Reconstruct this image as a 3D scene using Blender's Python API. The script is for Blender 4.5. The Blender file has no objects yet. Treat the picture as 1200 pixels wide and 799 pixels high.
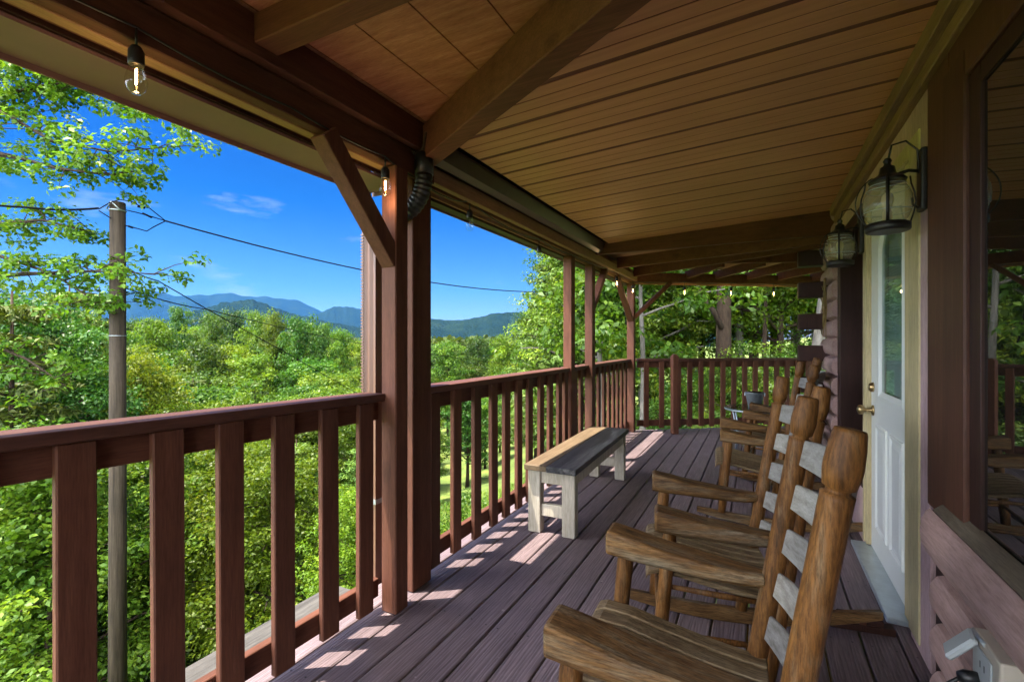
import bpy, bmesh, math, random
import numpy as np
from mathutils import Vector, Matrix, Euler

R = math.radians
sc = bpy.context.scene
col = sc.collection

# ------------------------------------------------------------------ camera, sky, sun, exposure
cam_d = bpy.data.cameras.new("camera")
cam = bpy.data.objects.new("camera", cam_d)
col.objects.link(cam)
cam.location = (0, 0, 1.29)
cam.rotation_euler = (R(90), 0, R(27.3))
cam_d.sensor_width = 36.0
cam_d.lens = 36.0 * 563.0 / 1200.0
cam_d.clip_start = 0.05
cam_d.clip_end = 60000
sc.camera = cam

SUN = Vector((-0.27, -0.20, 1.0)).normalized()
SUN_EL = math.asin(SUN.z)
SUN_ROT = math.atan2(SUN.x, SUN.y)
world = bpy.data.worlds.new("World")
sc.world = world
world.use_nodes = True
wn, wl = world.node_tree.nodes, world.node_tree.links
wn.clear()
w_out = wn.new("ShaderNodeOutputWorld")
w_bg = wn.new("ShaderNodeBackground")
w_bg.inputs["Strength"].default_value = 0.15
w_sky = wn.new("ShaderNodeTexSky")
w_sky.sky_type = 'NISHITA'
w_sky.sun_disc = False
w_sky.sun_elevation = SUN_EL
w_sky.sun_rotation = SUN_ROT
w_sky.altitude = 600
w_sky.air_density = 1.0
w_sky.dust_density = 0.4
w_sky.ozone_density = 3.0
w_hs = wn.new("ShaderNodeHueSaturation")
w_hs.inputs["Hue"].default_value = 0.505
w_hs.inputs["Saturation"].default_value = 1.15
w_hs.inputs["Value"].default_value = 0.9
wl.new(w_sky.outputs[0], w_hs.inputs["Color"])
# a few thin wisps of cloud
w_tc = wn.new("ShaderNodeTexCoord")
w_mp = wn.new("ShaderNodeMapping")
w_mp.inputs["Scale"].default_value = (2.2, 2.2, 9.0)
w_mp.inputs["Location"].default_value = (0.4, 0.2, 0.1)
w_nz = wn.new("ShaderNodeTexNoise")
w_nz.inputs["Scale"].default_value = 2.6
w_nz.inputs["Detail"].default_value = 7
w_nz.inputs["Roughness"].default_value = 0.55
w_cr = wn.new("ShaderNodeValToRGB")
w_cr.color_ramp.elements[0].position = 0.60
w_cr.color_ramp.elements[1].position = 0.80
w_cr.color_ramp.elements[1].color = (0.55, 0.55, 0.55, 1)
w_mx = wn.new("ShaderNodeMix")
w_mx.data_type = 'RGBA'
w_mx.inputs["B"].default_value = (0.75, 0.85, 0.95, 1)
wl.new(w_tc.outputs["Generated"], w_mp.inputs[0])
wl.new(w_mp.outputs[0], w_nz.inputs[0])
wl.new(w_nz.outputs[0], w_cr.inputs[0])
wl.new(w_cr.outputs[0], w_mx.inputs["Factor"])
# the clear sky: deep blue overhead, paler towards the horizon
w_xyz = wn.new("ShaderNodeSeparateXYZ")
wl.new(w_tc.outputs["Generated"], w_xyz.inputs[0])
w_tr = wn.new("ShaderNodeValToRGB")
te = w_tr.color_ramp.elements
te[0].position, te[0].color = 0.0, (0.150, 0.122, 0.140, 1)
te[1].position, te[1].color = 0.55, (0.0, 0.048, 0.150, 1)
x_ = te.new(0.10); x_.color = (0.058, 0.098, 0.135, 1)
x_ = te.new(0.26); x_.color = (0.002, 0.066, 0.138, 1)
wl.new(w_xyz.outputs["Z"], w_tr.inputs[0])
w_ti = wn.new("ShaderNodeMix")
w_ti.data_type = 'RGBA'; w_ti.blend_type = 'MULTIPLY'
w_ti.inputs["Factor"].default_value = 1.0
wl.new(w_tr.outputs[0], w_ti.inputs["B"])
wl.new(w_hs.outputs[0], w_ti.inputs["A"])
wl.new(w_ti.outputs["Result"], w_mx.inputs["A"])
# unseen bright cloud bank, added behind the viewer to lift the porch shade
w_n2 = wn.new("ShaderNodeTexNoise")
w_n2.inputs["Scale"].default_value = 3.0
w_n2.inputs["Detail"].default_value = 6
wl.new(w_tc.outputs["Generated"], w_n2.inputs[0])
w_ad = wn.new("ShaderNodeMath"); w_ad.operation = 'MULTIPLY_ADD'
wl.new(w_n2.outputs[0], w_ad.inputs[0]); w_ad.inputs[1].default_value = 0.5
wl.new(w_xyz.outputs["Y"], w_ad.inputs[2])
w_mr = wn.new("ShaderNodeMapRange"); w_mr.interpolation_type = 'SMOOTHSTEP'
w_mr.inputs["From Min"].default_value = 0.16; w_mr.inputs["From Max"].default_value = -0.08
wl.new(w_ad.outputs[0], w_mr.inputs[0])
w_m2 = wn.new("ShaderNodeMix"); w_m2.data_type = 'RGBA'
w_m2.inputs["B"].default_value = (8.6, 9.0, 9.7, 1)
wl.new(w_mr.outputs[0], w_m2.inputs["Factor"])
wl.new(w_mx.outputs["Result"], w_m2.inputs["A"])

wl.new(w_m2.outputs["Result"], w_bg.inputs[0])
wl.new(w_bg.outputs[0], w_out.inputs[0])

sun_d = bpy.data.lights.new("sun", 'SUN')
sun_d.energy = 2.0
sun_d.angle = R(0.5)
sun_d.color = (1.0, 0.91, 0.78)
sun = bpy.data.objects.new("sun", sun_d)
col.objects.link(sun)
sun.rotation_euler = SUN.to_track_quat('Z', 'Y').to_euler()

sc.view_settings.view_transform = 'Standard'
sc.view_settings.look = 'None'
sc.view_settings.gamma = 1
sc.view_settings.use_curve_mapping = False
sc.view_settings.exposure = 3.05
cy = sc.cycles
cy.use_denoising = True
cy.max_bounces = 10
cy.diffuse_bounces = 5
cy.glossy_bounces = 4
cy.transmission_bounces = 6
cy.transparent_max_bounces = 10
cy.volume_bounces = 0
cy.caustics_reflective = False
cy.caustics_refractive = False
cy.sample_clamp_indirect = 8

# ------------------------------------------------------------------ helpers
rnd = random.Random(7)
nrs = np.random.default_rng(11)


class MB:
    """collects shapes in one bmesh, then links them as one mesh object"""
    def __init__(self):
        self.bm = bmesh.new()

    def box(self, c, s, rot=None):
        m = Matrix.Translation(c)
        if rot is not None:
            m = m @ (rot.to_matrix().to_4x4() if isinstance(rot, Euler) else rot.to_4x4())
        m = m @ Matrix.Diagonal((s[0], s[1], s[2], 1))
        bmesh.ops.create_cube(self.bm, size=1, matrix=m)
        return self

    def span(self, a, b):
        c = [(a[i] + b[i]) / 2 for i in range(3)]
        return self.box(c, [abs(a[i] - b[i]) for i in range(3)])

    def bar(self, p0, p1, w, h, up=(0, 0, 1)):
        p0, p1 = Vector(p0), Vector(p1)
        d = p1 - p0
        y = d.normalized()
        x = y.cross(Vector(up)).normalized()
        z = x.cross(y)
        m = Matrix((x, y, z)).transposed()
        return self.box((p0 + p1) / 2, (w, d.length, h), m)

    def tube(self, pts, rad, n=10, caps=True):
        pts = [Vector(p) for p in pts]
        if not hasattr(rad, '__len__'):
            rad = [rad] * len(pts)
        rings = []
        prev = None
        for i, p in enumerate(pts):
            if i == 0: d = pts[1] - p
            elif i == len(pts) - 1: d = p - pts[i - 1]
            else: d = pts[i + 1] - pts[i - 1]
            if d.length < 1e-9: d = Vector((0, 0, 1))
            d.normalize()
            if prev is None:
                a = Vector((1, 0, 0)) if abs(d.x) < .9 else Vector((0, 1, 0))
                u = d.cross(a).normalized()
            else:
                u = prev - d * prev.dot(d)
                u.normalize()
            prev = u
            v = d.cross(u)
            rings.append([self.bm.verts.new(p + (u * math.cos(t) + v * math.sin(t)) * rad[i])
                          for t in [2 * math.pi * k / n for k in range(n)]])
        for a, b in zip(rings, rings[1:]):
            for k in range(n):
                f = self.bm.faces.new((a[k], a[(k + 1) % n], b[(k + 1) % n], b[k]))
                f.smooth = True
        if caps:
            self.bm.faces.new(list(reversed(rings[0])))
            self.bm.faces.new(rings[-1])
        return self

    def lathe(self, prof, o=(0, 0, 0), n=24, axis=None):
        o = Vector(o)
        z = Vector(axis).normalized() if axis is not None else Vector((0, 0, 1))
        return self.tube([o + z * h for r, h in prof], [max(r, .0004) for r, h in prof], n)

    def prism(self, poly, d0, d1, fn):
        """poly: 2D outline; fn(u, v, d) -> 3D"""
        a = [self.bm.verts.new(fn(u, v, d0)) for u, v in poly]
        b = [self.bm.verts.new(fn(u, v, d1)) for u, v in poly]
        n = len(poly)
        for k in range(n):
            self.bm.faces.new((a[k], a[(k + 1) % n], b[(k + 1) % n], b[k]))
        self.bm.faces.new(list(reversed(a)))
        self.bm.faces.new(b)
        return self

    def sheet(self, rows, closed=False, smooth=False):
        vs = [[self.bm.verts.new(p) for p in r] for r in rows]
        for a, b in zip(vs, vs[1:]):
            m = len(a)
            for k in range(m if closed else m - 1):
                f = self.bm.faces.new((a[k], a[(k + 1) % m], b[(k + 1) % m], b[k]))
                f.smooth = smooth
        return self

    def build(self, name, mat, parent=None, bev=0.0, seg=1, sol=0.0):
        bmesh.ops.recalc_face_normals(self.bm, faces=self.bm.faces)
        me = bpy.data.meshes.new(name)
        self.bm.to_mesh(me)
        self.bm.free()
        o = bpy.data.objects.new(name, me)
        col.objects.link(o)
        if mat is not None: me.materials.append(mat)
        if parent is not None: o.parent = parent
        if sol:
            md = o.modifiers.new("solid", 'SOLIDIFY'); md.thickness = sol; md.offset = 0
        if bev:
            md = o.modifiers.new("bevel", 'BEVEL')
            md.width = bev; md.segments = seg; md.limit_method = 'ANGLE'; md.angle_limit = R(40)
        return o


def tag(o, label=None, cat=None, group=None, kind=None):
    if label: o["label"] = label
    if cat: o["category"] = cat
    if group: o["group"] = group
    if kind: o["kind"] = kind
    return o


def thing(name, label, cat, loc=(0, 0, 0), rz=0.0, group=None):
    o = bpy.data.objects.new(name, None)
    o.empty_display_size = 0.1
    col.objects.link(o)
    o.location = loc
    o.rotation_euler = (0, 0, rz)
    return tag(o, label, cat, group)


def copy_tree(o, parent=None):
    c = o.copy()
    col.objects.link(c)
    c.parent = parent
    for ch in list(o.children):
        copy_tree(ch, c)
    return c


# ------------------------------------------------------------------ materials
def mat_base(name):
    m = bpy.data.materials.new(name)
    m.use_nodes = True
    n, l = m.node_tree.nodes, m.node_tree.links
    return m, n, l, n["Principled BSDF"]


def ramp(n, stops):
    r = n.new("ShaderNodeValToRGB")
    e = r.color_ramp.elements
    e[0].position, e[0].color = stops[0][0], (*stops[0][1], 1)
    e[1].position, e[1].color = stops[-1][0], (*stops[-1][1], 1)
    for p, c in stops[1:-1]:
        x = e.new(p); x.color = (*c, 1)
    return r


def coords(n, l, scale, rand=True):
    tc = n.new("ShaderNodeTexCoord")
    mp = n.new("ShaderNodeMapping")
    mp.inputs["Scale"].default_value = scale
    src = tc.outputs["Object"]
    if rand:
        oi = n.new("ShaderNodeObjectInfo")
        ma = n.new("ShaderNodeVectorMath"); ma.operation = 'MULTIPLY_ADD'
        l.new(oi.outputs["Random"], ma.inputs[0])
        ma.inputs[1].default_value = (7.3, 3.1, 5.7)
        l.new(src, ma.inputs[2])
        src = ma.outputs[0]
    l.new(src, mp.inputs[0])
    return mp.outputs[0], src


def noise(n, l, vec, scale, detail=6, rough=.6, dist=0.0):
    t = n.new("ShaderNodeTexNoise")
    t.inputs["Scale"].default_value = scale
    t.inputs["Detail"].default_value = detail
    t.inputs["Roughness"].default_value = rough
    t.inputs["Distortion"].default_value = dist
    l.new(vec, t.inputs["Vector"])
    return t.outputs["Fac"]


def bump(n, l, h, bsdf, strength=.3, dist=.002):
    b = n.new("ShaderNodeBump")
    b.inputs["Strength"].default_value = strength
    b.inputs["Distance"].default_value = dist
    l.new(h, b.inputs["Height"])
    l.new(b.outputs[0], bsdf.inputs["Normal"])


def mixc(n, l, fac, a, b, mode='MIX'):
    m = n.new("ShaderNodeMix"); m.data_type = 'RGBA'; m.blend_type = mode
    for s, v in (("Factor", fac), ("A", a), ("B", b)):
        if hasattr(v, 'links') or hasattr(v, 'is_linked'):
            l.new(v, m.inputs[s])
        elif s == "Factor":
            m.inputs[s].default_value = v
        else:
            m.inputs[s].default_value = (*v, 1)
    return m.outputs["Result"]


def wood(name, c1, c2, axis='z', stops=None, grain=9.0, along=.6, rough=.65, bs=.35, wear=None, wear_at=(.58, .72), spec=.22, knots=0.0, fine=.75):
    m, n, l, b = mat_base(name)
    s = [grain, grain, grain]
    s['xyz'.index(axis)] = along
    v, raw = coords(n, l, s)
    f = noise(n, l, v, 4.0, 8, .62, .25)
    rp = ramp(n, stops or [(.3, c1), (.7, c2)])
    l.new(f, rp.inputs[0])
    c = rp.outputs[0]
    f2 = noise(n, l, raw, 2.3, 5, .6)
    r2 = ramp(n, [(.3, (.78, .78, .78)), (.75, (1.12, 1.1, 1.08))])
    l.new(f2, r2.inputs[0])
    c = mixc(n, l, 1.0, c, r2.outputs[0], 'MULTIPLY')
    if wear:
        f3 = noise(n, l, v, 2.2, 7, .7, .3)
        r3 = ramp(n, [(wear_at[0], (0, 0, 0)), (wear_at[1], (1, 1, 1))])
        l.new(f3, r3.inputs[0])
        c = mixc(n, l, r3.outputs[0], c, wear)
    if knots:
        ks = [5.0, 5.0, 5.0]; ks['xyz'.index(axis)] = 2.2
        mk = n.new("ShaderNodeMapping"); mk.inputs["Scale"].default_value = ks
        l.new(raw, mk.inputs[0])
        vk = n.new("ShaderNodeTexVoronoi"); vk.inputs["Scale"].default_value = 1.0
        l.new(mk.outputs[0], vk.inputs["Vector"])
        rk = ramp(n, [(.05, (.25, .22, .20)), (.085, (.62, .60, .58)), (.10, (.45, .42, .40)), (.16, (1, 1, 1))])
        l.new(vk.outputs["Distance"], rk.inputs[0])
        c = mixc(n, l, knots, c, rk.outputs[0], 'MULTIPLY')
    ff = noise(n, l, v, 26.0, 4, .7)
    rf_ = ramp(n, [(.34, (.70, .69, .67) if fine < .9 else (.42, .40, .37)), (.60, (1.12, 1.12, 1.12))])
    l.new(ff, rf_.inputs[0])
    c = mixc(n, l, fine, c, rf_.outputs[0], 'MULTIPLY')
    oi = n.new("ShaderNodeObjectInfo")
    rv = ramp(n, [(0, (.80, .80, .82)), (1, (1.14, 1.13, 1.10))])
    l.new(oi.outputs["Random"], rv.inputs[0])
    c = mixc(n, l, 1.0, c, rv.outputs[0], 'MULTIPLY')
    l.new(c, b.inputs["Base Color"])
    b.inputs["Roughness"].default_value = rough
    b.inputs["Specular IOR Level"].default_value = spec
    hh = n.new("ShaderNodeMath"); hh.operation = 'MULTIPLY_ADD'
    l.new(ff, hh.inputs[0]); hh.inputs[1].default_value = .35; l.new(f, hh.inputs[2])
    bump(n, l, hh.outputs[0], b, bs, .003)
    return m


def plain(name, c, rough=.5, metal=0.0, var=.12, scale=14, bs=.05, spec=.5):
    m, n, l, b = mat_base(name)
    v, raw = coords(n, l, (1, 1, 1))
    f = noise(n, l, v, scale, 5, .6)
    rp = ramp(n, [(.3, tuple(x * (1 - var) for x in c)), (.7, tuple(min(1, x * (1 + var)) for x in c))])
    l.new(f, rp.inputs[0])
    l.new(rp.outputs[0], b.inputs["Base Color"])
    b.inputs["Roughness"].default_value = rough
    b.inputs["Metallic"].default_value = metal
    b.inputs["Specular IOR Level"].default_value = spec
    if bs: bump(n, l, f, b, bs, .002)
    return m


M = {}
PC1, PC2 = (.098, .036, .021), (.152, .060, .036)
for ax in 'xyz':
    M['paint_' + ax] = wood("red_brown_paint_" + ax, PC1, PC2, ax, rough=.68, bs=.25,
                            wear=(.24, .11, .075), wear_at=(.66, .8), knots=.45)
M['soffit_tan'] = wood("lit_beam_tan", (.29, .155, .080), (.37, .21, .11), 'y', rough=.6, bs=.2)  # yellow-green light from below is put into this beam colour
M['dark_brown'] = wood("dark_brown_paint", (.030, .012, .009), (.050, .021, .015), 'z', rough=.5, bs=.2)
M['casing_brown'] = wood("window_casing_paint", (.070, .028, .018), (.105, .045, .028), 'z', rough=.5, bs=.25)
M['fascia'] = plain("brown_metal_fascia", (.180, .096, .098), .45, 0, .08, 6, .03)
M['gutter'] = plain("dark_gutter_metal", (.055, .035, .024), .38, 0, .15, 10, .03)
M['downspout'] = plain("brown_downspout_metal", (.13, .062, .040), .4, 0, .1, 8, .03)
M['black_plastic'] = plain("black_plastic", (.012, .012, .012), .45, 0, .2, 20, .05)
M['black_metal'] = plain("black_lantern_metal", (.018, .015, .013), .42, .3, .25, 30, .12)
M['brass'] = plain("aged_brass", (.42, .30, .14), .3, .9, .12, 20, .03)
M['white_door'] = plain("white_door_paint", (.70, .72, .68), .35, 0, .025, 3, .03)
M['cream'] = wood("cream_frame_paint", (.44, .37, .20), (.54, .46, .27), 'z', rough=.5, bs=.12)
M['cream_y'] = wood("cream_trim_paint", (.22, .130, .068), (.29, .18, .10), 'y', rough=.55, bs=.2)
M['aluminium'] = plain("threshold_metal", (.50, .58, .62), .35, .6, .1, 20, .02)
M['log'] = wood("pinkish_log_stain", (.36, .235, .218), (.47, .32, .295), 'y', grain=6, along=.5, rough=.6, bs=.4,
                wear=(.22, .12, .085), wear_at=(.62, .85))
M['log_strip'] = wood("pinkish_plank_stain", (.50, .34, .34), (.60, .43, .43), 'z', grain=7, along=.8, rough=.6, bs=.4)
M['sill'] = wood("weathered_sill", (.12, .095, .065), (.21, .17, .12), 'y', rough=.75, bs=.4)
M['orange_wood'] = wood("honey_log_wood", None, None, 'z', stops=[(.25, (.038, .016, .005)), (.42, (.120, .050, .012)), (.60, (.205, .092, .024)), (.8, (.26, .138, .048))],
                        grain=7, along=.9, rough=.55, bs=.5, wear=(.20, .155, .095), wear_at=(.55, .76), knots=.9, fine=.95)
M['arm_wood'] = wood("weathered_arm_wood", None, None, 'x', stops=[(.28, (.036, .019, .008)), (.42, (.125, .062, .020)), (.58, (.205, .108, .036)), (.78, (.25, .165, .075))],
                     grain=8, along=.8, rough=.65, bs=.6, wear=(.215, .175, .115), wear_at=(.5, .70), knots=.8, fine=1.0)
M['seat_wood'] = wood("weathered_seat_wood", None, None, 'x', stops=[(.25, (.075, .046, .022)), (.48, (.19, .13, .066)), (.78, (.31, .245, .15))],
                      grain=10, along=.5, rough=.6, bs=.7, fine=1.0)
M['slat_wood'] = wood("grey_back_slat_wood", None, None, 'y', stops=[(.28, (.135, .120, .102)), (.5, (.26, .250, .228)), (.8, (.37, .365, .345))],
                      grain=10, along=.22, rough=.55, bs=.5, fine=.6)
M['bench_tan'] = wood("tan_bench_plank", (.115, .080, .048), (.185, .135, .086), 'y', rough=.6, bs=.4)
M['bench_dark'] = wood("dark_stained_plank", (.030, .030, .034), (.085, .085, .092), 'y', grain=7, along=.5, rough=.42, bs=.5,
                       wear=(.19, .185, .18), wear_at=(.50, .68))
M['bench_leg'] = wood("distressed_cream_paint", (.46, .41, .32), (.62, .57, .47), 'z', rough=.6, bs=.35,
                      wear=(.34, .22, .11), wear_at=(.6, .72))
M['rail_cap'] = wood("rail_cap_paint", (.080, .031, .021), (.125, .052, .036), 'y', rough=.6, bs=.2, spec=.25,
                     wear=(.28, .15, .11), wear_at=(.62, .78))
M['grey_plank'] = wood("weathered_grey_plank", (.06, .057, .052), (.13, .124, .112), 'y', rough=.8, bs=.5)
M['pole'] = wood("weathered_utility_pole", None, None, 'z', stops=[(.3, (.022, .015, .010)), (.5, (.058, .042, .028)), (.75, (.094, .071, .049))],
                 grain=7, along=.35, rough=.8, bs=.7)
M['wire'] = plain("black_cable", (.007, .007, .008), .9, 0, .1, 10, 0, .05)
M['zinc'] = plain("galvanised_metal", (.42, .46, .50), .42, .75, .22, 18, .06)
M['grey_plastic'] = plain("grey_outlet_plastic", (.40, .36, .29), .5, 0, .08, 6, .03)
M['white_plastic'] = plain("white_outlet_lid", (.36, .39, .39), .4, 0, .05, 6, .03)
M['blind'] = plain("blind_slats", (.74, .78, .76), .5, 0, .04, 4, 0)
M['twig'] = wood("dry_twig", (.20, .14, .05), (.34, .26, .11), 'z', rough=.8, bs=.3)
M['plywood'] = wood("plywood_ceiling", None, None, 'x', stops=[(.25, (.25, .095, .052)), (.5, (.36, .150, .085)), (.8, (.48, .25, .15))],
                    grain=10, along=1.1, rough=.6, bs=.3, knots=.5)
M['roof'] = plain("roof_shingle", (.09, .08, .075), .9, 0, .25, 12, .3)
M['bulb_white'] = plain('ivory_candle', (.62, .52, .30), .4, 0, .1, 8, 0)
M['joint'] = wood("dark_joint_vinyl", (.17, .066, .045), (.23, .092, .062), 'x', rough=.6, bs=.1)
M['interior'] = plain("dark_interior", (.03, .025, .02), .9, 0, .1, 4, 0)


def vinyl():
    m, n, l, b = mat_base("brown_ceiling_vinyl")
    v, raw = coords(n, l, (.6, 14, 1))
    f = noise(n, l, v, 3, 6, .6)
    rp = ramp(n, [(.3, (.52, .232, .112)), (.7, (.63, .300, .155))])
    l.new(f, rp.inputs[0])
    f2 = noise(n, l, raw, 1.1, 4, .6)
    r2 = ramp(n, [(.3, (.86, .84, .80)), (.7, (1.08, 1.06, 1.0))])
    l.new(f2, r2.inputs[0])
    l.new(mixc(n, l, 1.0, rp.outputs[0], r2.outputs[0], 'MULTIPLY'), b.inputs["Base Color"])
    b.inputs["Roughness"].default_value = .48
    bump(n, l, f, b, .15, .001)
    return m


def deck_mat():
    m, n, l, b = mat_base("worn_deck_paint")
    tc = n.new("ShaderNodeTexCoord")
    at = n.new("ShaderNodeAttribute"); at.attribute_name = "rnd"
    off = n.new("ShaderNodeVectorMath"); off.operation = 'MULTIPLY_ADD'
    l.new(at.outputs["Fac"], off.inputs[0])
    off.inputs[1].default_value = (3.0, 17.0, 0)
    l.new(tc.outputs["Object"], off.inputs[2])
    mp = n.new("ShaderNodeMapping"); mp.inputs["Scale"].default_value = (1, .055, 1)
    l.new(off.outputs[0], mp.inputs[0])
    wv = n.new("ShaderNodeTexWave")
    wv.wave_type = 'BANDS'; wv.bands_direction = 'X'
    wv.inputs["Scale"].default_value = 22
    wv.inputs["Distortion"].default_value = 7.5
    wv.inputs["Detail"].default_value = 4
    wv.inputs["Detail Scale"].default_value = 1.6
    l.new(mp.outputs[0], wv.inputs[0])
    mp2 = n.new("ShaderNodeMapping"); mp2.inputs["Scale"].default_value = (1, .08, 1)
    l.new(off.outputs[0], mp2.inputs[0])
    g = noise(n, l, mp2.outputs[0], 60, 6, .65)
    rp = ramp(n, [(.28, (.118, .090, .096)), (.55, (.190, .146, .155)), (.8, (.280, .226, .236))])
    l.new(g, rp.inputs[0])
    big = noise(n, l, tc.outputs["Object"], 1.6, 5, .6)
    r2 = ramp(n, [(.3, (.82, .80, .80)), (.7, (1.14, 1.12, 1.12))])
    l.new(big, r2.inputs[0])
    c = mixc(n, l, 1.0, rp.outputs[0], r2.outputs[0], 'MULTIPLY')
    # every board has weathered a little differently
    r4 = ramp(n, [(0, (.80, .78, .80)), (1, (1.16, 1.14, 1.12))])
    l.new(at.outputs["Fac"], r4.inputs[0])
    c = mixc(n, l, 1.0, c, r4.outputs[0], 'MULTIPLY')
    w3 = ramp(n, [(.0, (.70, .68, .68)), (.25, (1, 1, 1))])
    l.new(wv.outputs["Fac"], w3.inputs[0])
    c = mixc(n, l, .8, c, w3.outputs[0], 'MULTIPLY')
    sp = noise(n, l, tc.outputs["Object"], 26, 3, .5)
    r5 = ramp(n, [(.70, (0, 0, 0)), (.78, (1, 1, 1))])
    l.new(sp, r5.inputs[0])
    c = mixc(n, l, r5.outputs[0], c, (.33, .27, .265))
    l.new(c, b.inputs["Base Color"])
    b.inputs["Roughness"].default_value = .52
    b.inputs["Specular IOR Level"].default_value = .45
    h = n.new("ShaderNodeMath"); h.operation = 'MULTIPLY_ADD'
    l.new(wv.outputs["Fac"], h.inputs[0]); h.inputs[1].default_value = .8
    l.new(g, h.inputs[2])
    bump(n, l, h.outputs[0], b, .55, .004)
    return m


def glass_pane(name, tint=(.9, .95, .93), refl=1.0):
    """thin clear pane: straight-through transmission with a mirror reflection by Fresnel"""
    m, n, l, b = mat_base(name)
    n.remove(b)
    out = n["Material Output"]
    t = n.new("ShaderNodeBsdfTransparent"); t.inputs[0].default_value = (*tint, 1)
    g = n.new("ShaderNodeBsdfGlossy"); g.inputs["Roughness"].default_value = .015
    f = n.new("ShaderNodeFresnel")
    ge = n.new("ShaderNodeNewGeometry")
    io = n.new("ShaderNodeMapRange")
    io.inputs["To Min"].default_value = 1.5; io.inputs["To Max"].default_value = 1 / 1.5
    l.new(ge.outputs["Backfacing"], io.inputs[0])
    l.new(io.outputs[0], f.inputs[0])
    mu = n.new("ShaderNodeMath"); mu.operation = 'MULTIPLY'; mu.inputs[1].default_value = refl
    mu.use_clamp = True
    l.new(f.outputs[0], mu.inputs[0])
    mx = n.new("ShaderNodeMixShader")
    l.new(mu.outputs[0], mx.inputs[0]); l.new(t.outputs[0], mx.inputs[1]); l.new(g.outputs[0], mx.inputs[2])
    l.new(mx.outputs[0], out.inputs[0])
    return m


def emis(name, c, s):
    m, n, l, b = mat_base(name)
    b.inputs["Base Color"].default_value = (*c, 1)
    b.inputs["Emission Color"].default_value = (*c, 1)
    b.inputs["Emission Strength"].default_value = s
    return m


def leaf_mat(name, stops, trans=.45, rough=.45, ov=.42):
    m, n, l, b = mat_base(name)
    at = n.new("ShaderNodeAttribute"); at.attribute_name = "rnd"
    oi = n.new("ShaderNodeObjectInfo")
    rp = ramp(n, stops)
    l.new(at.outputs["Fac"], rp.inputs[0])
    hs = n.new("ShaderNodeHueSaturation")
    mr = n.new("ShaderNodeMapRange")
    mr.inputs["To Min"].default_value = 1 - ov; mr.inputs["To Max"].default_value = 1 + ov
    l.new(oi.outputs["Random"], mr.inputs[0])
    l.new(mr.outputs[0], hs.inputs["Value"])
    mh = n.new("ShaderNodeMapRange")
    mh.inputs["To Min"].default_value = .475; mh.inputs["To Max"].default_value = .525
    fr = n.new("ShaderNodeMath"); fr.operation = 'FRACT'
    ml = n.new("ShaderNodeMath"); ml.operation = 'MULTIPLY'; ml.inputs[1].default_value = 7.31
    l.new(oi.outputs["Random"], ml.inputs[0]); l.new(ml.outputs[0], fr.inputs[0]); l.new(fr.outputs[0], mh.inputs[0])
    l.new(mh.outputs[0], hs.inputs["Hue"])
    l.new(rp.outputs[0], hs.inputs["Color"])
    l.new(hs.outputs[0], b.inputs["Base Color"])
    b.inputs["Roughness"].default_value = rough
    b.inputs["Specular IOR Level"].default_value = .3
    tr = n.new("ShaderNodeBsdfTranslucent")
    br = mixc(n, l, 1.0, hs.outputs[0], (1.25, 1.2, .55), 'MULTIPLY')
    l.new(br, tr.inputs[0])
    mx = n.new("ShaderNodeMixShader"); mx.inputs[0].default_value = trans
    out = n["Material Output"]
    l.new(b.outputs[0], mx.inputs[1]); l.new(tr.outputs[0], mx.inputs[2])
    l.new(mx.outputs[0], out.inputs[0])
    return m


M['vinyl'] = vinyl()
M['deck'] = deck_mat()
M['clear_glass'] = glass_pane("clear_glass", (.97, .98, .95), 1.0)
M['door_glass'] = glass_pane("door_glass", (.82, .92, .90), 1.1)
def seeded_glass():
    m = glass_pane("seeded_lantern_glass", (.96, .95, .88), 1.2)
    n, l = m.node_tree.nodes, m.node_tree.links
    out = n["Material Output"]
    src = out.inputs[0].links[0].from_socket
    t = n.new("ShaderNodeBsdfTranslucent"); t.inputs[0].default_value = (.78, .74, .58, 1)
    d = n.new("ShaderNodeBsdfDiffuse"); d.inputs[0].default_value = (.78, .74, .58, 1)
    a = n.new("ShaderNodeMixShader"); l.new(t.outputs[0], a.inputs[1]); l.new(d.outputs[0], a.inputs[2])
    b = n.new("ShaderNodeMixShader"); b.inputs[0].default_value = .22
    l.new(src, b.inputs[1]); l.new(a.outputs[0], b.inputs[2])
    l.new(b.outputs[0], out.inputs[0])
    return m


M['lantern_glass'] = seeded_glass()
M['table_glass'] = glass_pane("table_glass", (.78, .90, .86), 1.6)
M['filament'] = emis("glowing_filament", (1.0, .52, .16), 9)


def window_glass():
    m, n, l, b = mat_base("dark_window_glass")
    b.inputs["Base Color"].default_value = (.008, .008, .007, 1)
    b.inputs["Roughness"].default_value = .01
    b.inputs["IOR"].default_value = 2.3
    v, raw = coords(n, l, (1, 1, 1), False)
    f = noise(n, l, v, 1.3, 2, .5)
    bump(n, l, f, b, .02, .01)
    return m


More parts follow.
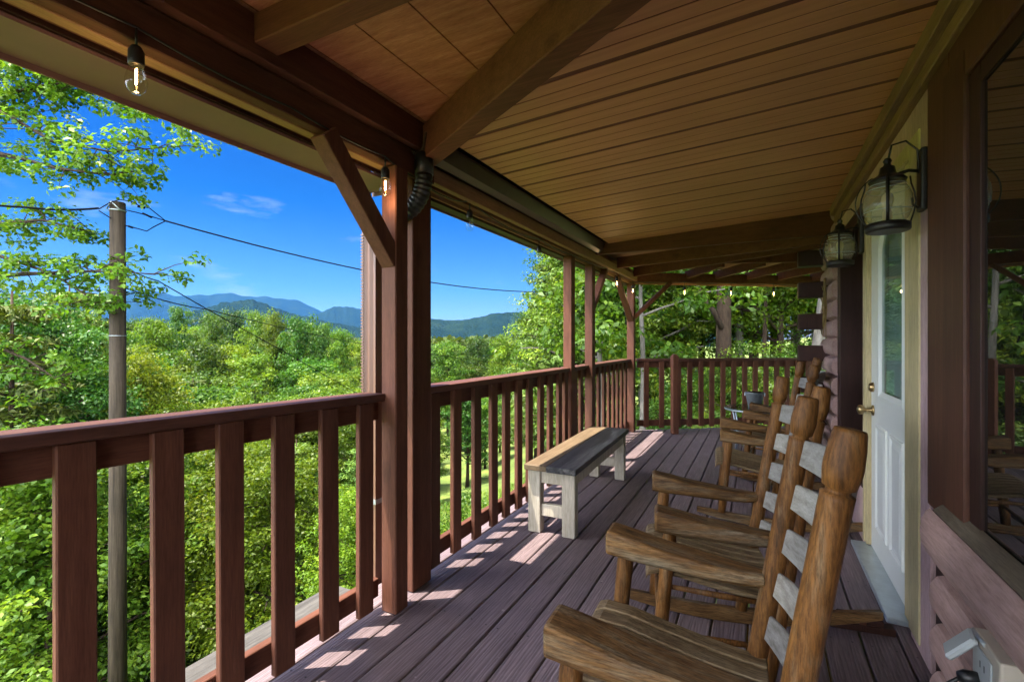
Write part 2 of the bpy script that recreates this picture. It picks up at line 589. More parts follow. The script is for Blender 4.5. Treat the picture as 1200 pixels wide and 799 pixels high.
M['window_glass'] = window_glass()
G = [(.0, (.034, .084, .007)), (.45, (.066, .142, .011)), (.8, (.110, .188, .015)), (1.0, (.17, .235, .024))]
GY = [(.0, (.058, .115, .006)), (.5, (.108, .185, .010)), (.85, (.158, .230, .015)), (1.0, (.21, .26, .028))]
GD = [(.0, (.024, .064, .008)), (.5, (.046, .106, .011)), (1.0, (.090, .150, .016))]
GB = [(.0, (.042, .084, .012)), (.5, (.080, .138, .018)), (1.0, (.14, .19, .028))]
M['leaf'] = leaf_mat("broadleaf_green", G)
M['leaf_yellow'] = leaf_mat("sunny_yellow_green", GY, .5)
M['leaf_dark'] = leaf_mat("deep_green", GD, .35)
M['needle'] = leaf_mat("pine_needle_green", GB, .25, .6)
M['grass'] = leaf_mat("grass_green", [(.0, (.10, .17, .02)), (.5, (.19, .27, .035)), (1., (.30, .34, .06))], .4)
M['bark'] = wood("grey_brown_bark", (.022, .013, .008), (.066, .044, .029), 'z', grain=5, along=1.2, rough=.9, bs=1.0)
M['bark_pale'] = wood("pale_grey_bark", (.075, .068, .058), (.18, .165, .145), 'z', grain=5, along=1.0, rough=.9, bs=.8)

# ------------------------------------------------------------------ terrain
def ground_z(x, y):
    t = -x * .9 - (y - 4) * .12
    f = 15 * (1 - np.exp(-np.maximum(t + .5, 0) / 18))
    up = np.maximum(-t - 4, 0) * .12
    r = np.sqrt(x * x + y * y)
    up = np.minimum(up, 14)
    n = .22 * np.sin(x * .53 + 1.3) * np.cos(y * .41 + .7) + .10 * np.sin(x * 1.7 + y * 1.1)
    return -.62 - f + up + n * np.clip((r - 6) / 8, 0.1, 1)


def gz(x, y):
    return float(ground_z(np.array(float(x)), np.array(float(y))))


def mesh_np(name, v, quads, mat, parent=None, rndv=None, smooth=False):
    me = bpy.data.meshes.new(name)
    nv, nf = len(v), len(quads)
    k = quads.shape[1]
    me.vertices.add(nv); me.vertices.foreach_set("co", np.ascontiguousarray(v, np.float32).ravel())
    me.loops.add(nf * k); me.loops.foreach_set("vertex_index", np.ascontiguousarray(quads, np.int32).ravel())
    me.polygons.add(nf)
    me.polygons.foreach_set("loop_start", np.arange(0, nf * k, k, dtype=np.int32))
    if smooth: me.polygons.foreach_set("use_smooth", np.ones(nf, bool))
    me.update(calc_edges=True)
    if rndv is not None:
        a = me.attributes.new("rnd", 'FLOAT', 'FACE')
        a.data.foreach_set("value", np.ascontiguousarray(rndv, np.float32))
    me.materials.append(mat)
    o = bpy.data.objects.new(name, me)
    col.objects.link(o)
    if parent is not None: o.parent = parent
    return o


def ground_mat():
    m, n, l, b = mat_base("forest_floor")
    tc = n.new("ShaderNodeTexCoord")
    f = noise(n, l, tc.outputs["Object"], .35, 8, .65)
    rp = ramp(n, [(.3, (.055, .085, .018)), (.5, (.115, .170, .026)), (.62, (.17, .215, .035)), (.75, (.13, .10, .055))])
    l.new(f, rp.inputs[0])
    f2 = noise(n, l, tc.outputs["Object"], 9, 6, .7)
    r2 = ramp(n, [(.3, (.6, .6, .6)), (.7, (1.25, 1.25, 1.2))])
    l.new(f2, r2.inputs[0])
    l.new(mixc(n, l, 1.0, rp.outputs[0], r2.outputs[0], 'MULTIPLY'), b.inputs["Base Color"])
    b.inputs["Roughness"].default_value = .95
    bump(n, l, f2, b, .8, .06)
    return m


def hill_mat():
    m, n, l, b = mat_base("wooded_hillside")
    tc = n.new("ShaderNodeTexCoord")
    vo = n.new("ShaderNodeTexVoronoi"); vo.inputs["Scale"].default_value = .055
    l.new(tc.outputs["Object"], vo.inputs["Vector"])
    f = noise(n, l, tc.outputs["Object"], .006, 8, .65)
    rp = ramp(n, [(.3, (.006, .014, .007)), (.55, (.011, .022, .009)), (.75, (.020, .033, .011))])
    l.new(f, rp.inputs[0])
    r2 = ramp(n, [(.0, (1.25, 1.25, 1.2)), (.8, (.5, .5, .55))])
    l.new(vo.outputs["Distance"], r2.inputs[0])
    l.new(mixc(n, l, .8, rp.outputs[0], r2.outputs[0], 'MULTIPLY'), b.inputs["Base Color"])
    b.inputs["Roughness"].default_value = 1.0
    b.inputs["Specular IOR Level"].default_value = 0
    inv = n.new("ShaderNodeMath"); inv.operation = 'MULTIPLY'; inv.inputs[1].default_value = -1
    l.new(vo.outputs["Distance"], inv.inputs[0])
    bump(n, l, inv.outputs[0], b, .9, 9)
    return m


def build_ground():
    rr = np.concatenate([np.linspace(0.0, 3, 6)[1:], np.geomspace(3.6, 14000, 110)])
    aa = np.linspace(0, 2 * math.pi, 220, endpoint=False)
    A, Rr = np.meshgrid(aa, rr)
    X, Y = Rr * np.cos(A), Rr * np.sin(A)
    Z = ground_z(X, Y)
    far = np.clip((Rr - 150) / 600, 0, 1)
    Z = Z * (1 - far) + (-34) * far
    v = np.stack([X, Y, Z], -1).reshape(-1, 3)
    n, m = len(rr), len(aa)
    i = np.arange((n - 1) * m).reshape(n - 1, m)
    j = np.roll(i, -1, 1)
    q = np.stack([i, j, j + m, i + m], -1).reshape(-1, 4)
    o = mesh_np("ground", v, q, ground_mat(), smooth=True)
    c = o.data
    bm = bmesh.new(); bm.from_mesh(c)
    bm.verts.ensure_lookup_table()
    bm.faces.new([bm.verts[k] for k in range(m)])
    bmesh.ops.recalc_face_normals(bm, faces=bm.faces)
    if sum(f.normal.z for f in bm.faces) < 0:
        bmesh.ops.reverse_faces(bm, faces=bm.faces)
    bm.to_mesh(c); bm.free()
    tag(o, kind="structure")


build_ground()
HILL = hill_mat()
YAW = 27.3


def px_az(px):
    """bearing (radians, counter-clockwise from +X) of a viewing direction"""
    return R(90 + YAW) - math.atan((px - 600) / 563.0)


def ridge(name, dist, width, prof, seed):
    """a mountain ridge with real depth: prof lists (photo column, metres above the porch)"""
    rs = np.random.default_rng(seed)
    pxs = np.linspace(prof[0][0], prof[-1][0], 260)
    h = np.interp(pxs, [p[0] for p in prof], [p[1] for p in prof])
    for wl_, am in ((23, .020), (11, .014), (5, .009)):
        ph = rs.uniform(0, 6)
        h = h * (1 + am * np.sin(np.arange(260) * 2 * math.pi / wl_ + ph))
    az = np.array([px_az(p) for p in pxs])
    s = np.linspace(-1, 1, 41)
    S, AZ = np.meshgrid(s, az)
    Hh = np.repeat(h[:, None], 41, 1)
    fall = (1 - np.abs(S)) ** 1.15
    spur = 1 + .07 * np.sin(AZ * 95 + S * 3.0 + seed) * np.abs(S) * (1 - np.abs(S)) * 4 + .03 * np.sin(AZ * 233 + S * 7)* np.abs(S)
    Z = -40 + (Hh + 40) * np.clip(fall * spur, 0, None)
    D = dist + S * width
    v = np.stack([D * np.cos(AZ), D * np.sin(AZ), Z], -1).reshape(-1, 3)
    n, m = S.shape
    i = np.arange(n * m).reshape(n, m)
    q = np.stack([i[:-1, :-1], i[1:, :-1], i[1:, 1:], i[:-1, 1:]], -1).reshape(-1, 4)
    o = mesh_np(name, v, q, HILL, smooth=True)
    tag(o, kind="structure")
    return o


def hts(dist, pts):
    return [(px, 1.29 + (399.5 - y) / 563.0 * dist * math.cos(math.atan((px - 600) / 563.0))) for px, y in pts]


ridge("far_mountain_ridge", 9000, 2200, hts(9000, [(-200, 350), (60, 345), (165, 341), (215, 346), (270, 345), (310, 347), (345, 352), (385, 367), (430, 380), (520, 385), (640, 384), (800, 390)]), 3)
ridge("blue_peak_ridge", 6500, 1300, hts(6500, [(300, 392), (340, 384), (368, 370), (385, 362), (403, 358), (418, 361), (440, 371), (475, 378), (505, 380), (560, 386), (700, 392)]), 5)
ridge("wooded_hill", 3200, 900, hts(3200, [(120, 385), (200, 374), (235, 362), (262, 355), (286, 351), (308, 354), (330, 364), (360, 371), (400, 380), (440, 386), (520, 392)]), 8)
ridge("right_hill", 3000, 900, hts(3000, [(400, 392), (440, 381), (475, 375), (505, 373), (535, 376), (562, 371), (590, 366), (612, 365), (640, 371), (680, 378), (740, 385), (900, 390)]), 12)

# ------------------------------------------------------------------ deck
Y0 = -2.6                       # near end of the porch, behind the camera
FX, FY = -1.604, 6.92           # where the rail turns at the far corner
FD = Vector((.8192, .5736, 0))  # direction of the far rail
FN = Vector((-.5736, .8192, 0))


def far_y(x):
    return FY + (x - FX) * FD.y / FD.x


def build_deck():
    bm = bmesh.new()
    lay = bm.faces.layers.float.new("rnd")
    pitch = .1462
    k0 = math.floor((-1.80 + 1.365) / pitch)
    g0 = -1.365 + pitch * k0
    r_ = random.Random(3)
    x = g0
    for i in range(40):
        gp = r_.uniform(.0036, .0056)
        xa, xb = x + gp, x + pitch - .0042
        x += pitch
        if xa > 3.2: break
        xa = max(xa, -1.80)
        if xa < .57: xb = min(xb, .625)
        dz = r_.uniform(-.0018, .0018)
        tilt = r_.uniform(-.0012, .0012)
        q = r_.random()
        ya0 = Y0
        # long runs are pieced from two boards
        cut = r_.uniform(-.6, .4) if i % 2 else r_.uniform(5.2, 5.9)
        ends = [(Y0, cut - .0015), (cut + .0015, None)]
        if xa > .57:
            ends = [(5.78, None)]
        for (ya, yb) in ends:
            q2 = (q + r_.random() * .5) % 1
            ye0 = yb if yb is not None else far_y(xa) + .10
            ye1 = yb if yb is not None else far_y(xb) + .10
            zt0, zt1 = dz - tilt, dz + tilt
            c = .004
            P = [(xa, ya, zt0 - c), (xa + c, ya, zt0), (xb - c, ya, zt1), (xb, ya, zt1 - c), (xb, ya, -.036), (xa, ya, -.036)]
            Q = [(xa, ye0, zt0 - c), (xa + c, ye0, zt0), (xb - c, ye1, zt1), (xb, ye1, zt1 - c), (xb, ye1, -.036), (xa, ye0, -.036)]
            a = [bm.verts.new(p) for p in P]; b = [bm.verts.new(p) for p in Q]
            fs = []
            for t in range(6):
                fs.append(bm.faces.new((a[t], a[(t + 1) % 6], b[(t + 1) % 6], b[t])))
            fs.append(bm.faces.new(list(reversed(a)))); fs.append(bm.faces.new(b))
            for f in fs: f[lay] = q2
    bmesh.ops.recalc_face_normals(bm, faces=bm.faces)
    y = -2.38
    while y < 6.8:
        for i in range(17):
            for off in (.030, .112):
                x = g0 + pitch * i + off + r_.uniform(-.004, .004)
                yy = y + r_.uniform(-.007, .007)
                if x < -1.78 or x > .60: continue
                f = bm.faces.new([bm.verts.new((x + .0042 * math.cos(k * math.pi / 4), yy + .0042 * math.sin(k * math.pi / 4), .0032)) for k in range(8)])
                f.material_index = 1
        y += .61
    me = bpy.data.meshes.new("porch_deck"); bm.to_mesh(me); bm.free()
    me.materials.append(M['deck']); me.materials.append(M['black_metal'])
    o = bpy.data.objects.new("porch_deck", me); col.objects.link(o)
    tag(o, kind="structure")
    mb = MB()
    y = -2.4
    while y < 6.9:
        mb.span((-1.78, y, -.22), (.6, y + .04, -.0375)); y += .61
    mb.span((-1.83, Y0, -.24), (-1.785, 6.9, -.0375))
    mb.bar(Vector((-1.8, 6.95, -.14)), Vector((2.6, 10.03, -.14)), .04, .2)
    for (px_, py_) in ((-1.7, -2.2), (-1.7, 1.8), (-1.7, 4.4), (-1.66, 6.85), (.5, 8.3), (.4, 1.8), (.4, 4.4)):
        mb.span((px_ - .05, py_ - .05, gz(px_, py_) - .3), (px_ + .05, py_ + .05, -.225))
    o = mb.build("deck_joists", M['paint_y'])
    tag(o, kind="structure")


build_deck()

# weathered plank along the outside of the deck
o = MB().span((-2.20, -2.0, -.16), (-1.93, 2.0, -.115)).build("weathered_plank", M['grey_plank'], bev=.004)
tag(o, "grey weathered plank ledge outside the near railing, dappled with sun", "plank")

# ------------------------------------------------------------------ log cabin
cabin = thing("log_cabin", "log cabin wall in pinkish brown stain with white door and dark windows", "cabin", (.62, 2.6, 0))
cabin.location = (0, 0, 0)
WX = .60


def log_profile(z0, z1, depth, pitch=.165, base=WX):
    pts = []
    z = z0
    while z < z1 - 1e-4:
        zb = min(z + pitch, z1)
        n = 9
        for k in range(n + 1):
            u = k / n
            zz = z + (zb - z) * u
            b = math.sqrt(max(0, 1 - (2 * u - 1) ** 2)) ** .75
            pts.append((base - depth * b, zz))
        z = zb
    return pts


def log_wall(mb, y0, y1, z0, z1, depth=.055, base=WX):
    pr = log_profile(z0, z1, depth, base=base)
    poly = pr + [(base + .16, z1), (base + .16, z0)]
    mb.prism(poly, y0, y1, lambda u, v, d: (u, d, v))


for (ya, yb, za, zb, dp) in ((Y0, 2.165, -.005, .655, .075), (4.86, 5.72, 0.0, 2.42, .06), (Y0, .28, .665, 2.42, .055)):
    lw = MB()
    log_wall(lw, ya, yb, za, zb, dp)
    lw.build("log_wall", M['log'], cabin)
# gable wall of the cabin running away to the right past the corner
cw = MB()
pr = [(-p[0] + 2 * 0, p[1]) for p in log_profile(0, 2.42, .06, base=0)]
cw.prism([(5.74 + d, z) for d, z in pr] + [(5.6, 2.42), (5.6, 0)], .78, 5.0, lambda u, v, d: (d, u, v))
cw.build("log_wall", M['log'], cabin)
# cut log ends poking out past the corner
le_z = [.20, .53, .86, 1.17, 1.48, 1.79, 2.10]
for i, z in enumerate(le_z):
    MB().span((.335, 5.50, z - .076), (.60, 5.66, z + .076)).build("log_end", M['dark_brown'], cabin, bev=.006)

# flat planks, boards round the openings
MB().span((WX - .012, 2.402, 0.0), (WX + .05, 2.672, 2.40)).build("wall_plank", M['log_strip'], cabin, bev=.003)
MB().span((WX - .010, 2.675, 2.174), (WX + .05, 4.855, 2.42)).build("wall_plank", M['log_strip'], cabin, bev=.003)
MB().span((WX + .004, 2.14, 0.0), (WX + .05, 2.40, .70)).build("corner_board", M['dark_brown'], cabin)
# top trim under the porch ceiling
MB().span((WX - .075, .28, 2.345), (WX + .04, 4.85, 2.425)).build("wall_trim", M['cream_y'], cabin, bev=.004)
MB().span((WX - .045, .28, 2.285), (WX + .04, 4.85, 2.342)).build("wall_trim", M['cream_y'], cabin, bev=.004)
MB().span((.53, 4.88, 1.98), (.60, 5.02, 2.14)).build("trim_end", M['cream_y'], cabin, bev=.01)
# dark rooms behind the glass
rm = MB()
rm.span((.80, Y0, -.02), (4.8, 5.55, 2.6))
o = rm.build("room_interior", M['interior'], cabin)
MB().span((.80, Y0, 2.62), (5.0, 5.7, 2.70)).build("roof", M['roof'], cabin)

# --- near window with its casing and sill
win = MB()
win.span((WX - .022, 2.163, .66), (WX + .05, 2.400, 2.30))     # broad flat casing board
win.span((WX - .022, .30, 2.20), (WX + .05, 2.160, 2.30))
window = win.build("window", M['casing_brown'], cabin, bev=.004)
MB().span((WX - .040, 1.960, .72), (WX + .055, 2.160, 2.197)).build("window_casing", M['casing_brown'], window, bev=.006)
MB().span((WX - .040, .30, 2.105), (WX + .055, 1.957, 2.197)).build("window_casing", M['casing_brown'], window, bev=.006)
fr = MB()
fr.span((WX - .028, 1.872, .72), (WX + .08, 1.957, 2.103))
fr.span((WX - .028, .30, 2.045), (WX + .08, 1.870, 2.103))
fr.build("window_frame", M['dark_brown'], window, bev=.002)
MB().span((WX - .020, .32, .72), (WX - .010, 1.8699, 2.0449)).build("window_pane", M['window_glass'], window)
sl = MB()
sl.prism([(WX - .068, .64), (WX - .068, .702), (WX - .050, .718), (WX - .022, .742), (WX - .022, .64)], .28, 2.160, lambda u, v, d: (u, d, v))
sl.build("window_sill", M['sill'], window, bev=.004)
lb = MB()
lb.prism([(WX - .060, .62), (WX - .0685, .7055), (WX - .080, .697), (WX - .094, .665), (WX - .099, .625), (WX - .095, .585), (WX - .082, .553), (WX - .060, .535), (WX - .045, .535)], .28, 2.172, lambda u, v, d: (u, d, v))
lb.build("sill_board", M['log'], window, bev=.003)

# --- far window beyond the door
w2 = MB()
w2.span((WX - .020, 4.70, .35), (WX + .15, 4.855, 2.22))
w2.span((WX - .020, 3.76, 2.08), (WX + .15, 4.698, 2.172))
w2.span((WX - .020, 3.76, .35), (WX + .15, 4.698, .44))
window2 = w2.build("window", M['dark_brown'], cabin, bev=.004)
MB().span((WX + .135, 3.76, .441), (WX + .145, 4.699, 2.079)).build("window_pane", M['window_glass'], window2)
MB().span((WX - .008, 3.76, 0), (WX + .15, 4.855, .348)).build("wall_plank", M['log_strip'], cabin)

# --- door
DY0, DY1 = 2.80, 3.655
fm = MB()
fm.span((WX - .018, 2.532, 0.03), (WX + .05, 2.690, 2.17))
fm.span((WX - .018, 3.70, 0.03), (WX + .05, 3.752, 2.17))
fm.span((WX - .018, 2.691, 2.095), (WX + .0495, 3.699, 2.170))
door_frame = fm.build("door_frame", M['cream'], cabin, bev=.005)
jb = MB()
jb.span((WX - .008, 2.692, 0.03), (WX + .06, 2.797, 2.094))
jb.span((WX - .012, 3.66, 0.03), (WX + .06, 3.698, 2.093))
jb.build("door_jamb", M['cream'], door_frame, bev=.003)
MB().span((WX - .085, 2.74, .001), (WX + .07, 3.72, .026)).build("door_sill", M['aluminium'], door_frame, bev=.004)
DX = WX + .012
G0, G1, GB_, GT = 2.925, 3.395, 1.00, 1.905   # half-lite opening
ch = .075
dm = MB()
dm.span((DX, DY0, .03), (DX + .04, G0 - .05, 2.085))
dm.span((DX, G1 + .05, .03), (DX + .04, DY1, 2.085))
dm.span((DX + .0004, G0 - .05, .03), (DX + .04, G1 + .05, GB_ - .05))
dm.span((DX + .0004, G0 - .05, GT + .05), (DX + .04, G1 + .05, 2.085))
door = dm.build("door", M['white_door'], cabin)
# moulding round the glass, with clipped top corners
outer = [(G0 - .052, GB_ - .052), (G1 + .052, GB_ - .052), (G1 + .052, GT - ch), (G1 - ch + .03, GT + .052), (G0 + ch - .03, GT + .052), (G0 - .052, GT - ch)]
inner = [(G0, GB_), (G1, GB_), (G1, GT - ch - .02), (G1 - ch, GT), (G0 + ch, GT), (G0, GT - ch - .02)]
ml = MB()
def ring(mb, oa, ia, x0, x1, x2):
    rows = [[(x1, a, b) for a, b in oa], [(x0, a, b) for a, b in oa],
            [(x0 - .006, (a + c) / 2, (b + d) / 2) for (a, b), (c, d) in zip(oa, ia)],
            [(x0 + .004, a * .85 + c * .15, b * .85 + d * .15) for (c, d), (a, b) in zip(oa, ia)],
            [(x2, a, b) for a, b in ia]]
    mb.sheet(rows, closed=True)
ring(ml, outer, inner, DX - .003, DX + .004, DX + .006)
ml.build("glass_moulding", M['white_door'], door)
# white corner fillers behind the clipped corners
for tri in ([(G0 - .05, GT - ch), (G0 - .05, GT + .05), (G0 + ch - .03, GT + .05)], [(G1 + .05, GT - ch), (G1 - ch + .03, GT + .05), (G1 + .05, GT + .05)]):
    MB().prism(tri, DX + .003, DX + .04, lambda u, v, d: (d, u, v)).build("corner_filler", M['white_door'], door)
gl = MB()
gl.prism([(a, b) for a, b in inner], DX + .006, DX + .009, lambda u, v, d: (d, u, v))
gl.build("door_pane", M['door_glass'], door)
bl = MB()
z = GB_ + .01
while z < GT:
    bl.box((DX + .026, (G0 + G1) / 2, z), (.016, G1 - G0 - .01, .0012), Euler((0, R(-58), 0)))
    z += .0155
bl.build("blind", M['blind'], door)
MB().span((DX + .045, G0 - .04, GB_ - .04), (DX + .05, G1 + .04, GT + .04)).build("blind_backing", M['blind'], door)
pn = MB()
for (ya, yb) in ((2.90, 3.16), (3.245, 3.505)):
    oo = [(ya, .18), (yb, .18), (yb, .80), (ya, .80)]
    for ins, xx in ((0, DX - .001), (.012, DX - .010), (.03, DX - .004)):
        pass
    rows = []
    for ins, xx in ((0, DX + .001), (.004, DX - .009), (.014, DX - .010), (.026, DX - .0015), (.036, DX - .0015), (.058, DX - .008)):
        rows.append([(xx, ya + ins, .18 + ins), (xx, yb - ins, .18 + ins), (xx, yb - ins, .80 - ins), (xx, ya + ins, .80 - ins)])
    pn.sheet(rows, closed=True)
    i_ = .058
    v = [pn.bm.verts.new((DX - .008, a, b)) for a, b in ((ya + i_, .18 + i_), (yb - i_, .18 + i_), (yb - i_, .80 - i_), (ya + i_, .80 - i_))]
    pn.bm.faces.new(v)
pn.build("door_panel", M['white_door'], door)
kn = MB()
kn.lathe([(.032, 0), (.032, .006), (.020, .010), (.012, .014), (.011, .040), (.020, .046), (.028, .056), (.030, .066), (.026, .076), (.012, .082), (.002, .083)], (DX, 3.595, .87), 20, (-1, 0, 0))
kn.build("door_knob", M['brass'], door)
db = MB()
db.lathe([(.030, 0), (.030, .008), (.024, .018), (.022, .022), (.002, .023)], (DX, 3.595, 1.01), 20, (-1, 0, 0))
db.build("deadbolt", M['brass'], door)
MB().span((DX - .003, 2.797, .30), (DX + .003, 2.803, .40)).build("door_hinge", M['brass'], door)

# ------------------------------------------------------------------ porch roof
roof = thing("porch_roof", "brown porch roof with ribbed ceiling, plywood bay, beams and rafters", "roof")
HA, HB = Vector((-1.66, 2.08)), Vector((1.10, .47))     # line of the hip beam in plan
def hip_y(x):
    return HA.y + (x - HA.x) * (HB.y - HA.y) / (HB.x - HA.x)


def ceil_z(x):
    return 2.415 + .0524 * (x - .62)


def build_ceiling():
    """ribbed under-deck panels running across the porch: three ribs to a panel, a deep dark joint between panels"""
    pitch = .262
    jw = .030
    mb, jb_ = MB(), MB()
    y = .245
    def xl_(yy):
        x = -1.405
        if yy < hip_y(x):
            x = max(x, HA.x + (yy - HA.y) * (HB.x - HA.x) / (HB.y - HA.y) + .02)
        return min(x, .55)
    while y < 4.90:
        y1 = min(y + pitch - jw, 4.93)
        prof = [(y, .014), (y, .0015), (y + .0015, 0)]
        w = (pitch - jw) / 3
        for k in range(1, 3):
            prof += [(y + k * w - .0045, 0), (y + k * w - .0008, .011), (y + k * w + .0008, .011), (y + k * w + .0045, 0)]
        prof += [(y1 - .0015, 0), (y1, .0015), (y1, .014)]
        mb.sheet([[(xl_(a), a, ceil_z(xl_(a)) + dz), (.62, a, ceil_z(.62) + dz)] for a, dz in prof if a <= 4.93])
        if y1 < 4.9:
            jb_.sheet([[(xl_(a), a, ceil_z(xl_(a)) + .0028), (.62, a, ceil_z(.62) + .0028)] for a in (y1 - .0006, y1 + jw + .0006)])
        for k in (1, 2):
            yc = y + k * (pitch - jw) / 3
            if yc < 4.92:
                jb_.sheet([[(xl_(a), a, ceil_z(xl_(a)) + .0022), (.62, a, ceil_z(.62) + .0022)] for a in (yc - .0046, yc + .0046)])
        y += pitch
    o = mb.build("ceiling_panels", M['vinyl'], roof)
    jb_.build("panel_joints", M['joint'], roof)
    return o


build_ceiling()
# solid deck above the ribbed ceiling keeps the sun out
MB().span((-1.60, 1.95, 2.50), (.80, 5.05, 2.60)).build("roof_deck", M['roof'], roof)
up = MB()
up.prism([(-1.60, 1.949), (.80, 1.949), (.80, -2.8), (-1.88, -2.8), (-1.88, 1.949)], 2.505, 2.60, lambda u, v, d: (u, v, d))
up.build("roof_deck", M['roof'], roof)

# plywood bay over the near end, boards running along the porch with open joints
pw = MB()
bx = -1.485
xs = [-1.72, -1.484, -1.246, -1.012, -.778, -.545, -.31, -.075, .16, .395, .62]
for xa, xb in zip(xs, xs[1:]):
    a, b = xa + .003, xb - .003
    pw.prism([(a, Y0), (b, Y0), (b, hip_y(b) - .0), (a, hip_y(a) - .0)], 2.385, 2.400, lambda u, v, d: (u, v, d))
pw.build("plywood_ceiling", M['plywood'], roof)
# rafters across the plywood bay
for i, y in enumerate((-1.85, -.95, 0.05, 1.075)):
    xe = .6
    if y > hip_y(.6):
        xe = HA.x + (y - HA.y) * (HB.x - HA.x) / (HB.y - HA.y) - .05
    MB().span((-1.56, y - .045, 2.285), (xe, y + .045, 2.384)).build("rafter", M['paint_x'], roof, bev=.004)
# hip beam
hb = MB()
hb.bar(Vector((HA.x, HA.y, 2.285)), Vector((HB.x, HB.y, 2.285)), .095, .17)
hb.build("hip_beam", M['paint_x'], roof, bev=.004)

# eave beam of the near part
MB().span((-1.595, Y0, 2.125), (-1.545, 2.09, 2.245)).build("eave_beam", M['paint_y'], roof, bev=.003)
MB().span((-1.645, Y0, 2.121), (-1.597, 2.09, 2.30)).build("eave_beam", M['soffit_tan'], roof, bev=.003)
MB().span((-1.548, Y0, 2.246), (-1.500, 1.98, 2.384)).build("ledger_board", M['paint_y'], roof, bev=.003)
MB().span((-1.70, Y0, 2.145), (-1.648, 2.09, 2.30)).build("trim_strip", M['paint_y'], roof, bev=.002)
MB().span((-1.715, Y0, 2.132), (-1.702, 2.09, 2.30)).build("trim_strip", M['dark_brown'], roof)
MB().span((-1.935, Y0, 2.118), (-1.717, 2.03, 2.130)).build("soffit", M['fascia'], roof)
MB().span((-1.945, Y0, 2.10), (-1.937, 2.03, 2.31)).build("fascia", M['fascia'], roof)
rf = MB()
rf.prism([(-1.98, 2.312), (-1.98, 2.335), (-1.60, 2.50), (-1.60, 2.475)], Y0, 2.04, lambda u, v, d: (u, d, v))
rf.build("roof_shingles", M['roof'], roof)
MB().span((-1.60, 2.041, 2.30), (-1.94, 2.045, 2.10)).build("fascia", M['fascia'], roof)

# eave of the middle part: narrower, with a dark gutter under the ribbed ceiling
MB().span((-1.598, 2.092, 2.14), (-1.553, 6.95, 2.222)).build("eave_beam", M['soffit_tan'], roof, bev=.003)
MB().span((-1.648, 2.092, 2.125), (-1.600, 6.95, 2.30)).build("eave_beam", M['paint_y'], roof, bev=.003)
MB().span((-1.664, 2.092, 2.105), (-1.650, 6.97, 2.145)).build("trim_strip", M['soffit_tan'], roof)
MB().span((-1.735, 2.046, 2.09), (-1.666, 6.98, 2.12)).build("fascia", M['dark_brown'], roof)
MB().span((-1.745, 2.046, 2.08), (-1.737, 6.98, 2.50)).build("fascia", M['fascia'], roof)
MB().span((-1.737, 2.046, 2.475), (-1.60, 6.98, 2.50)).build("fascia", M['fascia'], roof)
gt = MB()
gt.prism([(-1.545, 2.225), (-1.515, 2.215), (-1.475, 2.235), (-1.455, 2.300), (-1.452, 2.312), (-1.462, 2.312), (-1.480, 2.245), (-1.518, 2.225), (-1.540, 2.235), (-1.540, 2.33), (-1.545, 2.33)],
         1.90, 4.93, lambda u, v, d: (u, d, v))
gutter = gt.build("gutter", M['gutter'], roof)
MB().span((-1.466, 1.90, 2.3125), (-1.449, 4.93, 2.3175)).build("gutter_lip", M['downspout'], gutter)
MB().span((-1.540, 2.04, 2.335), (-1.46, 4.93, 2.345)).build("gutter_cover", M['dark_brown'], gutter)

# beam that closes the ribbed ceiling, and the fan of rafters over the far corner
ZC = 2.36
MB().span((-1.552, 4.935, 2.205), (.60, 4.985, 2.44)).build("rafter", M['paint_x'], roof, bev=.004)
hub = Vector((.60, 5.10, 2.225))
for (xx, yy) in ((-1.55, 5.83), (-1.55, 6.70)):
    MB().bar(Vector((xx, yy, 2.245)), hub, .045, .13).build("rafter", M['paint_x'], roof, bev=.004)
    hub = hub + Vector((.0, .17, 0))
far_a = Vector((FX, FY, 0)) - FD * .06
hd = MB()
hd.bar(far_a + Vector((0, 0, 2.20)), far_a + FD * 4.3 + Vector((0, 0, 2.20)), .09, .13)
hd.build("eave_beam", M['paint_x'], roof, bev=.004)
ht = MB()
ht.bar(far_a + FN * .075 + Vector((0, 0, 2.16)), far_a + FN * .075 + FD * 4.3 + Vector((0, 0, 2.16)), .03, .10)
ht.build("fascia", M['soffit_tan'], roof)
# ledger from the fan rafter to the cabin corner, jack rafters to the far beam
la, lb_ = Vector((-.55, 6.15, 2.27)), Vector((.60, 6.55, 2.26))
MB().bar(la, lb_, .045, .12).build("rafter", M['paint_x'], roof, bev=.004)
for k, dd in enumerate((.85, 1.30, 1.80, 2.30, 2.85)):
    p = far_a + FD * dd + Vector((0, 0, 2.245))
    q = p - FN * (.95 + .16 * k) + Vector((0, 0, .03))
    MB().bar(p, q, .045, .11).build("rafter", M['paint_x'], roof, bev=.004)
fcl = MB()
fcl.prism([(-1.60, 4.99), (.62, 4.99), (.62, 5.75), (3.6, 5.75), (3.6, 10.5), (1.6, 9.21), (-1.70, 6.91)], 2.345, 2.362, lambda u, v, d: (u, v, d))
fcl.build("board_ceiling", M['plywood'], roof)
fr2 = MB()
fr2.prism([(-1.75, 4.95), (3.7, 4.95), (3.7, 10.75), (-1.78, 6.98)], 2.47, 2.56, lambda u, v, d: (u, v, d))
fr2.build("roof_deck", M['roof'], roof)

# ------------------------------------------------------------------ posts
def post(label, x, y, wx=.09, wy=.09, z1=2.123, braces=(), group="porch posts"):
    t = thing("porch_post", label, "post", (x, y, 0), 0, group)
    MB().span((-wx / 2, -wy / 2, .001), (wx / 2, wy / 2, z1)).build("post", M['paint_z'], t, bev=.005)
    for (p, q, w, h, up_) in braces:
        MB().bar(p, q, w, h, up_).build("brace", M['paint_z'], t, bev=.004)
    return t


